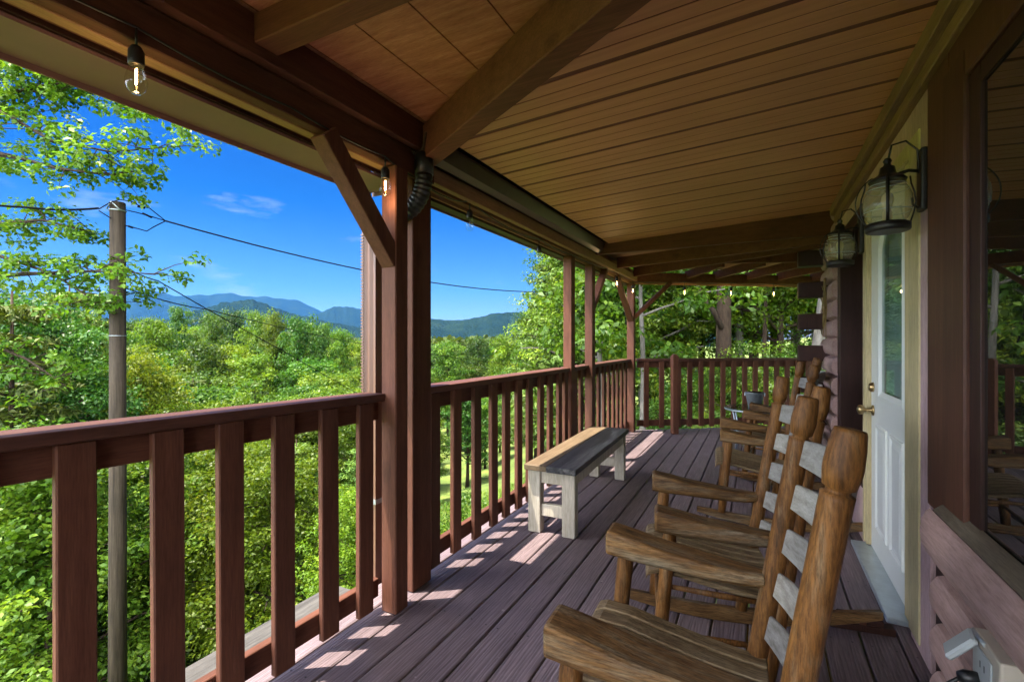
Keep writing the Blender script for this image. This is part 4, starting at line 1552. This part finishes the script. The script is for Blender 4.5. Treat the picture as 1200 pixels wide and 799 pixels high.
def make_tree(name, label, cat, seed, h, r0, spread, base, nb, per, clump, size, mat, bark, lean=(0, 0), extra=1.0, flat=.6, group=None):
    rs = np.random.default_rng(seed)
    t = thing(name, label, cat, group=group)
    tr, rad, br = limbs(rs, h, r0, base, spread, nb, lean)
    mb = MB()
    mb.tube(tr, rad, 10)
    cs = [np.array(tr[-1])]
    for pts, r in br:
        mb.tube([tuple(p) for p in pts], [r * (1 - .75 * i / 4) + .004 for i in range(5)], 6)
        for s in (2, 3, 4):
            for _ in range(int(2 * extra) + 1):
                cs.append(np.array(pts[s]) + rs.normal(size=3) * clump * np.array([.75, .75, .5]))
    mb.build("trunk", bark, t)
    cs = np.array(cs)
    v, q, r = leaves(cs, per, clump * (.6 + .6 * rs.random(len(cs))), size, rs, flat)
    mesh_np("crown", v, q, mat, t, r)
    return t


def make_pine(name, label, seed, h, r0, spread, mat, group=None, per=26, size=.32):
    rs = np.random.default_rng(seed)
    t = thing(name, label, "pine tree", group=group)
    mb = MB()
    mb.tube([(0, 0, 0), (.03, 0, h * .5), (0, .03, h)], [r0, r0 * .65, .02], 9)
    cs, rr = [], []
    z = h * .18
    while z < h * .99:
        u = z / h
        n = 5
        a0 = rs.random() * 6
        for k in range(n):
            a = a0 + k * 2 * math.pi / n + rs.normal() * .2
            ln = spread * (1 - u) ** .8 * (.75 + .45 * rs.random()) + .2
            e = np.array([math.cos(a) * ln, math.sin(a) * ln, z + ln * .10])
            mb.tube([(0, 0, z), tuple(e)], [r0 * (1 - u) * .3 + .01, .005], 5)
            m = max(2, int(ln / .45))
            for q in range(m):
                s = (q + 1) / m
                cs.append(np.array([0, 0, z]) * (1 - s) + e * s); rr.append(.22 + .22 * (1 - abs(2 * s - 1.2)))
        z += h * .055 * (.8 + .4 * rs.random())
    mb.build("trunk", M['bark'], t)
    v, q, r = leaves(np.array(cs), per, np.array(rr) * 1.5, size, rs, .35, .8, .5, .30)
    mesh_np("crown", v, q, mat, t, r)
    return t


def make_shrub(name, label, seed, h, w, n, per, size, mat, group=None):
    rs = np.random.default_rng(seed)
    t = thing(name, label, "shrub", group=group)
    mb = MB()
    cs = []
    for k in range(n):
        a = rs.random() * 6.283; rr = w * math.sqrt(rs.random())
        z = h * (.25 + .75 * rs.random()) * (1 - .35 * (rr / w) ** 2)
        p = np.array([rr * math.cos(a), rr * math.sin(a), z])
        cs.append(p)
        if k % 4 == 0:
            mb.tube([(0, 0, -.2), (p[0] * .35, p[1] * .35, p[2] * .5), tuple(p)], [.022, .015, .004], 5)
    mb.build("stem", M['bark'], t)
    v, q, r = leaves(np.array(cs), per, h * .17, size, rs, .6, .8)
    mesh_np("foliage", v, q, mat, t, r)
    return t


protos = {}
def place(o, x, y, z=None, s=1.0, rz=None, sz=None):
    o.location = (x, y, gz(x, y) - .15 if z is None else z)
    o.rotation_euler = (0, 0, rnd.uniform(0, 6.28) if rz is None else rz)
    o.scale = (s, s, sz if sz else s)


used = set()
def spawn(key, label, x, y, **k):
    p = protos[key]
    if key in used:
        o = copy_tree(p)
    else:
        o = p; used.add(key)
    o["label"] = label
    place(o, x, y, **k)
    return o


GT_ = "trees on the wooded slope"
GS_ = "leafy shrubs below the railing"
GR_ = "trees beyond the far railing"
protos['near_a'] = make_tree("broadleaf_tree", "x", "tree", 21, 9, .13, 2.6, .22, 28, 100, .58, .115, M['leaf'], M['bark'], group=GT_)
protos['near_y'] = make_tree("broadleaf_tree", "x", "tree", 22, 8, .11, 2.3, .18, 28, 100, .54, .11, M['leaf_yellow'], M['bark'], group=GT_)
protos['near_d'] = make_tree("broadleaf_tree", "x", "tree", 23, 11, .16, 2.9, .25, 30, 100, .60, .12, M['leaf_dark'], M['bark'], group=GT_)
protos['mid_a'] = make_tree("broadleaf_tree", "x", "tree", 31, 14, .20, 3.4, .25, 26, 52, .85, .27, M['leaf'], M['bark'], group=GT_)
protos['mid_y'] = make_tree("broadleaf_tree", "x", "tree", 32, 13, .18, 3.2, .22, 26, 52, .82, .26, M['leaf_yellow'], M['bark'], group=GT_)
protos['mid_d'] = make_tree("broadleaf_tree", "x", "tree", 33, 15, .22, 3.5, .25, 26, 52, .88, .28, M['leaf_dark'], M['bark'], group=GT_)
protos['pine'] = make_pine("pine_tree", "x", 41, 13, .16, 2.6, M['needle'], GT_)
protos['pine_near'] = make_pine("pine_tree", "x", 42, 9, .12, 2.2, M['needle'], GT_, 46, .20)
protos['shrub_a'] = make_shrub("shrub", "x", 51, 1.9, 1.15, 60, 80, .078, M['leaf'], GS_)
protos['shrub_y'] = make_shrub("shrub", "x", 52, 1.6, 1.05, 56, 80, .072, M['leaf_yellow'], GS_)
protos['shrub_d'] = make_shrub("shrub", "x", 53, 2.1, 1.2, 60, 80, .082, M['leaf_dark'], GS_)

LAB = {'a': "mid green broadleaf tree on the slope below the porch", 'y': "bright yellow green broadleaf tree on the slope below the porch",
       'd': "dark green broadleaf tree on the slope below the porch", 'p': "feathery pine tree on the slope below the porch"}


def pol(px, dep):
    """ground position along a photo column at a given depth"""
    p = Fw * dep + Rt * ((px - 600) / 563 * dep)
    return p.x, p.y


def side(px):
    if px < 0: return "at the far left edge"
    if px < 128: return "left of the utility pole"
    if px < 290: return "just right of the utility pole"
    if px < 448: return "left of the nearest porch post"
    if px < 505: return "behind the nearest porch posts"
    return "right of the nearest porch posts"


def band(dep):
    return "close" if dep < 14 else "near" if dep < 26 else "middle distance" if dep < 55 else "distant"


# shrubs directly below the left and middle railing
r_ = random.Random(17)
SH = {'shrub_a': "mid green leafy shrub on the bank below the railing", 'shrub_y': "yellow green leafy shrub on the bank below the railing", 'shrub_d': "dark green leafy shrub on the bank below the railing"}
cand = []
for k in range(900):
    px = r_.uniform(-260, 560); dep = r_.uniform(3.6, 15)
    x, y = pol(px, dep)
    if x > -3.1 - .05 * y: continue
    if (Vector((x, y)) - UP).length < .9: continue
    if any((x - a) ** 2 + (y - b) ** 2 < (1.05 + .05 * dep) ** 2 for a, b in cand): continue
    cand.append((x, y))
    key = r_.choice(['shrub_a', 'shrub_a', 'shrub_y', 'shrub_y', 'shrub_d'])
    s = r_.uniform(.85, 1.35)
    spawn(key, SH[key].replace("leafy shrub on the bank below the railing", "shrub below the railing, " + ("close, " if dep < 7 else "farther down, ") + side(px)), x, y, s=s)

# near and mid trees down the slope
cnt = 0
cand = []
def want_top(px, dep):
    """how high crowns may reach at this spot so the valley stays open"""
    return 1.29 + (399.5 - y_line(px, dep)) / 563 * dep
def y_line(px, dep):
    base = np.interp(px, [-300, 60, 150, 200, 330, 430, 520, 600, 660, 720], [330, 345, 372, 380, 385, 400, 402, 405, 385, 350])
    lo = np.interp(dep, [8, 14, 22, 35, 60, 100, 140], [165, 118, 82, 50, 22, 4, -8])
    return base + lo
for k in range(5000):
    px = r_.uniform(-330, 640)
    dep = 9 + 120 * r_.random() ** 1.5
    x, y = pol(px, dep)
    if x > -4: continue
    g = gz(x, y)
    if 470 < px < 665 and dep < 27: continue      # open grass below the middle railing
    if (Vector((x, y)) - UP).length < 2.0: continue
    sp = 1.25 + .055 * dep
    if any((x - a) ** 2 + (y - b) ** 2 < (sp + .0) ** 2 for a, b in cand): continue
    top_ = want_top(px, dep) + r_.uniform(-.06, .03) * dep * .6
    h = top_ - g
    if h < 2.0: continue
    cand.append((x, y))
    near = dep < 26
    kind = r_.choice('aaayydddppp') if not near else r_.choice('aaayyyddpp')
    if kind == 'p':
        key = 'pine_near' if near else 'pine'; H0 = 9 if near else 13
    else:
        key = ('near_' if near else 'mid_') + kind
        H0 = {'near_a': 9, 'near_y': 8, 'near_d': 11, 'mid_a': 14, 'mid_y': 13, 'mid_d': 15}[key]
    s = h / (H0 * 1.04)
    s = min(max(s, .35), 1.7)
    o = spawn(key, band(dep) + " " + LAB[kind].replace(" on the slope below the porch", " below the porch, " + side(px)), x, y, s=max(s, min(1.0, s * 1.25)), sz=s)
    cnt += 1
    if cnt >= 215: break
print("slope trees", cnt)

# a few crowns stand clear of the rest
for kind, px, dep, ytop, wd in (('d', 212, 80, 357, .8), ('a', 250, 72, 363, .9), ('d', 272, 66, 362, .75), ('a', 300, 60, 361, .8), ('y', 322, 57, 366, .7), ('a', 348, 54, 367, .8), ('d', 372, 62, 376, .8), ('a', 398, 70, 384, .8), ('y', 186, 52, 372, .9), ('a', 235, 45, 395, .9), ('a', 525, 62, 398, .9), ('d', 560, 75, 393, .9), ('y', 590, 64, 391, .8)):
    x, y = pol(px, dep)
    h = 1.29 + (399.5 - ytop) / 563 * dep - gz(x, y)
    k_ = 'mid_' + kind
    H0 = {'mid_a': 14, 'mid_y': 13, 'mid_d': 15}[k_]
    spawn(k_, LAB[kind].replace(" on the slope below the porch", " rising above the other crowns on the slope"), x, y, s=wd * .95, sz=h / (H0 * 1.04))

# beyond about 120 m the wood reads as one mass
def far_wood():
    rs = np.random.default_rng(77)
    cs, rad = [], []
    for k in range(5200):
        px = rs.uniform(-330, 760)
        dep = 115 + 620 * rs.random() ** 1.6
        x, y = pol(px, dep)
        f = np.clip((math.hypot(x, y) - 150) / 600, 0, 1)
        g = gz(x, y) * (1 - f) - 34 * f
        yl = np.interp(px, [-300, 60, 150, 200, 330, 430, 520, 600, 660, 760], [330, 345, 370, 376, 384, 393, 393, 394, 392, 388]) - 1.0
        top_ = 1.29 + (399.5 - yl) / 563 * dep
        zt = min(g + rs.uniform(13, 22), top_ + rs.uniform(-.022, .004) * dep)
        if dep < 240 and px > 120: zt = min(zt, 1.29 + (399.5 - yl - 6) / 563 * dep)
        n = 5
        for q in range(n):
            cs.append((x + rs.normal() * 2.4, y + rs.normal() * 2.4, zt - rs.random() * 7 - 1)); rad.append(2.0 + rs.random() * 1.6)
    v, q, r = leaves(np.array(cs), 11, np.array(rad), 2.1, rs, .8, .5, .5, .8)
    o = mesh_np("far_wood", v, q, M['leaf_far'], None, r)
    tag(o, "distant wooded valley seen over the left railing", "woods", kind="stuff")


M['leaf_far'] = leaf_mat("distant_tree_green", [(.0, (.036, .072, .012)), (.5, (.066, .115, .016)), (1., (.11, .158, .022))], .3, .7)
far_wood()

# ---- trees beyond the far railing and round the right side
GRL = {'a': "mid green tree in the woods beyond the far railing", 'y': "bright yellow green tree in the woods beyond the far railing",
       'd': "deep green tree in the woods beyond the far railing", 'p': "feathery pine in the woods near the long railing"}
protos['edge_a'] = make_tree("woodland_tree", "x", "tree", 61, 10, .12, 2.6, .22, 34, 80, .58, .115, M['leaf'], M['bark_pale'], group=GR_)
protos['edge_y'] = make_tree("woodland_tree", "x", "tree", 62, 9, .10, 2.5, .20, 34, 80, .56, .11, M['leaf_yellow'], M['bark'], group=GR_)
protos['edge_d'] = make_tree("woodland_tree", "x", "tree", 63, 12, .15, 2.8, .24, 34, 78, .62, .12, M['leaf_dark'], M['bark'], group=GR_)
big = make_tree("big_oak_tree", "thick trunked oak with a forked limb seen over the far railing", "tree", 71, 13, .21, 4.2, .33, 24, 60, .75, .19, M['leaf_yellow'], M['bark'])
x, y = pol(848, 13.2); place(big, x, y, rz=1.1, s=1.0)
x, y = pol(819, 13.0)
mb = MB()
bx_, by_ = pol(848, 13.2)
loc = []
for (px, py) in ((846, 385), (836, 364), (822, 346), (812, 325), (806, 300), (798, 270)):
    p = at(px, py, 13.1); loc.append(p)
fk = mb.tube(loc, [.075, .072, .066, .058, .048, .036], 8).build("forked_limb", M['bark'])
fk.parent = big
fk.matrix_parent_inverse = Matrix.LocRotScale(big.location, big.rotation_euler, big.scale).inverted()
spots = [('p', 630, 27, 1.05), ('p', 650, 20, 1.12), ('p', 672, 17.5, 1.1), ('a', 668, 30, 1.3), ('p', 690, 19, 1.1), ('a', 700, 18, 1.1), ('y', 716, 20, 1.1), ('y', 735, 19, 1.0), ('a', 752, 17, 1.0),
         ('y', 770, 21, 1.2), ('a', 790, 22, 1.3), ('a', 800, 19, 1.0), ('y', 822, 20, 1.2), ('a', 868, 19, 1.2), ('y', 885, 17.5, 1.0), ('y', 905, 21, 1.3), ('y', 915, 16, 1.1),
         ('a', 935, 18.5, 1.0), ('a', 960, 18, 1.2), ('y', 985, 17, 1.0), ('y', 1010, 20, 1.2), ('a', 1040, 15, 1.0), ('y', 1080, 18, 1.1), ('y', 690, 30, 1.4), ('y', 720, 28, 1.4), ('y', 760, 30, 1.4), ('a', 810, 32, 1.5),
         ('y', 850, 30, 1.5), ('y', 880, 34, 1.5), ('a', 930, 30, 1.5), ('y', 1000, 28, 1.4), ('a', 640, 34, 1.0), ('d', 626, 44, 1.0), ('a', 640, 60, 1.2), ('y', 655, 42, 1.1)]
for kind, px, dep, s in spots:
    x, y = pol(px, dep)
    key = 'pine_near' if kind == 'p' else 'edge_' + kind
    o = spawn(key, GRL[kind], x, y, s=s)
    o["group"] = GR_
# slim trunks standing in front of that wood
for i, (px, dep, w, lean_, h, lab, pale) in enumerate(((704, 12, .11, -.01, 6, "pale slim trunk just right of the braced post", 1), (752, 11, .075, .0, 7, "thin pale trunk right of the corner post brace", 1),
                                         (893, 14.5, .07, .02, 7, "thin dark trunk midway along the far railing", 0), (866, 17, .16, -.01, 8, "grey trunk close behind the forked oak", 1), (948, 11.5, .17, .10, 6, "leaning grey trunk beside the cut log ends", 1),
                                         (820, 21, .10, 0, 8, "slender trunk left of the forked oak", 0))):
    t = make_tree("slim_tree", lab, "tree", 90 + i, h, w, 1.6, .55, 9, 50, .5, .16, M['leaf'], M['bark_pale'] if pale else M['bark'], lean=(lean_ * .9, lean_ * .45))
    x, y = pol(px, dep); place(t, x, y, rz=0)
# undergrowth along the far rail
for k in range(26):
    px = r_.uniform(690, 1010); dep = r_.uniform(10.5, 15)
    x, y = pol(px, dep)
    if y < far_y(x) + 1.6: continue
    key = r_.choice(['shrub_a', 'shrub_y', 'shrub_d'])
    o = spawn(key, {'shrub_a': "mid green undergrowth shrub beyond the far railing", 'shrub_y': "yellow green undergrowth shrub beyond the far railing", 'shrub_d': "dark undergrowth shrub beyond the far railing"}[key], x, y, s=r_.uniform(.6, 1.0))
    o["group"] = "undergrowth beyond the far railing"

# ---- the two trees at the left edge: a maple whose boughs reach across the sky, and a pine
def left_maple():
    rs = np.random.default_rng(123)
    t = thing("maple_tree", "tall maple at the left edge, leafy boughs reaching across the blue sky", "tree", (*pol(-170, 8.2), gz(*pol(-170, 8.2)) - .2))
    base = t.location
    mb = MB()
    def loc(px, py, d): return at(px, py, d) - base
    mb.tube([(0, 0, 0), loc(-170, 500, 8.2), loc(-160, 200, 8.2), loc(-150, -60, 8.2), loc(-140, -330, 8.2)], [.24, .20, .17, .12, .05], 10)
    cs = []
    boughs = [
        [(-155, 230, 8.2), (-60, 150, 7.8), (0, 113, 7.4), (50, 100, 7.2), (92, 96, 7.0), (100, 84, 7.0)],
        [(-155, 60, 8.2), (-60, 70, 7.6), (0, 130, 7.2), (60, 165, 7.0), (130, 178, 6.9), (205, 172, 6.8)],
        [(-155, 0, 8.2), (-20, 40, 7.6), (70, 85, 7.2), (140, 120, 7.0), (200, 135, 6.9), (240, 150, 6.8)],
        [(-155, 250, 8.2), (-50, 175, 7.7), (10, 182, 7.3), (70, 198, 7.1), (130, 205, 7.0), (165, 200, 6.9)],
        [(-155, 120, 8.2), (-60, 95, 7.8), (10, 90, 7.5), (45, 110, 7.4), (50, 75, 7.3), (70, 50, 7.2)],
        [(-155, 320, 8.2), (-60, 290, 7.9), (0, 300, 7.5), (60, 320, 7.3), (100, 345, 7.2), (122, 368, 7.2)],
        [(-155, 330, 8.2), (-80, 330, 7.8), (20, 322, 7.4), (90, 318, 7.2), (140, 318, 7.1), (182, 322, 7.0)],
        [(-155, 300, 8.2), (-70, 250, 7.9), (0, 262, 7.6), (50, 258, 7.5), (90, 268, 7.4), (108, 272, 7.4)],
        [(-155, 80, 8.2), (-60, 20, 8.0), (0, 60, 7.6), (40, 60, 7.4), (70, 78, 7.3), (110, 112, 7.2)],
        [(-155, 360, 8.2), (-90, 380, 8.0), (-20, 400, 7.8), (30, 420, 7.6), (60, 440, 7.5), (80, 455, 7.5)],
    ]
    for bi, b in enumerate(boughs):
        P = [loc(*q) for q in b]
        mb.tube(P, [.060, .040, .028, .020, .012, .005], 6)
        dens = 10 if bi in (0, 1, 2, 3, 4, 8) else 8
        for i in range(1, len(P) - 1):
            for k in range(dens):
                u = rs.random()
                p = P[i].lerp(P[i + 1], u)
                e = Vector(rs.normal(size=3)) * .26
                e.z = e.z * .55 + .02
                q = p + e
                mb.tube([p, p.lerp(q, .5) + Vector((0, 0, .03)), q], [.008, .006, .002], 4, False)
                cs.append(q)
    mb.build("trunk", M['bark'], t)
    v, q, r = leaves(np.array([tuple(c) for c in cs]), 34, .21, .088, rs, .6, .9, .5, .6)
    mesh_np("crown", v, q, M['leaf'], t, r)


left_maple()
for key, lab, px, dep, s_, sz_ in (('pine_near', "dense dark pine at the left edge behind the maple boughs", 12, 12.5, 1.25, 1.32),
                                  ('near_d', "tall dark leafy tree at the left edge behind the pole", 52, 15.5, 1.1, 1.16),
                                  ('pine_near', "broad pine between the left edge and the utility pole", 82, 20, 1.4, 1.72),
                                  ('near_a', "leafy tree just inside the left edge of the view", -20, 17, 1.4, 1.62),
                                  ('pine_near', "slim pine standing behind the utility pole", 118, 25, 1.3, 1.85),
                                  ('near_y', "sunny leafy tree right behind the utility pole", 165, 22, 1.2, 1.45)):
    x, y = pol(px, dep)
    o = spawn(key, lab, x, y, s=s_, sz=sz_)
    if key[0] == 'p': o["category"] = "pine tree"

# ---- grass on the open ground, and along the far edge of the deck
def grass():
    rs = np.random.default_rng(5)
    ps = []
    while len(ps) < 26000:
        if rs.random() < .62:
            px, dep = rs.uniform(430, 690), rs.uniform(6, 27)
        else:
            px, dep = rs.uniform(690, 1020), rs.uniform(8, 15)
        x, y = pol(px, dep)
        if x > -2.1 and y < far_y(x) + .35: continue
        ps.append((x, y))
    ps = np.array(ps)
    z = ground_z(ps[:, 0], ps[:, 1])
    n = len(ps)
    h = .16 + .22 * rs.random(n)
    a = rs.random(n) * 6.283
    w = .012 + .016 * rs.random(n)
    d = np.stack([np.cos(a), np.sin(a), np.zeros(n)], 1)
    ln = rs.normal(size=(n, 2)) * .10
    b = np.stack([ps[:, 0], ps[:, 1], z - .02], 1)
    m = b + np.stack([ln[:, 0] * .3, ln[:, 1] * .3, h * .6], 1)
    tp = b + np.stack([ln[:, 0], ln[:, 1], h], 1)
    v = np.stack([b - d * w[:, None], b + d * w[:, None], tp + d * w[:, None] * .2, tp - d * w[:, None] * .2], 1).reshape(-1, 3)
    q = np.arange(4 * n).reshape(n, 4)
    o = mesh_np("grass", v, q, M['grass'], None, rs.random(n))
    tag(o, "sunny yellow green grass on the bank beyond the railing", "grass", kind="stuff")


grass()

# ------------------------------------------------------------------ air
HZ = MB()
HZ.span((-14500, -14500, -60), (14500, 14500, 1000))
hm = bpy.data.materials.new("pale_blue_air")
hm.use_nodes = True
hn, hl = hm.node_tree.nodes, hm.node_tree.links
hn.clear()
ho = hn.new("ShaderNodeOutputMaterial")
pv = hn.new("ShaderNodeVolumePrincipled")
pv.inputs["Color"].default_value = (.06, .25, .66, 1)
pv.inputs["Density"].default_value = 4.2e-5
pv.inputs["Anisotropy"].default_value = .1
hl.new(pv.outputs[0], ho.inputs["Volume"])
o = HZ.build("haze", hm)
tag(o, "pale blue haze over the far mountains", "haze", kind="stuff")
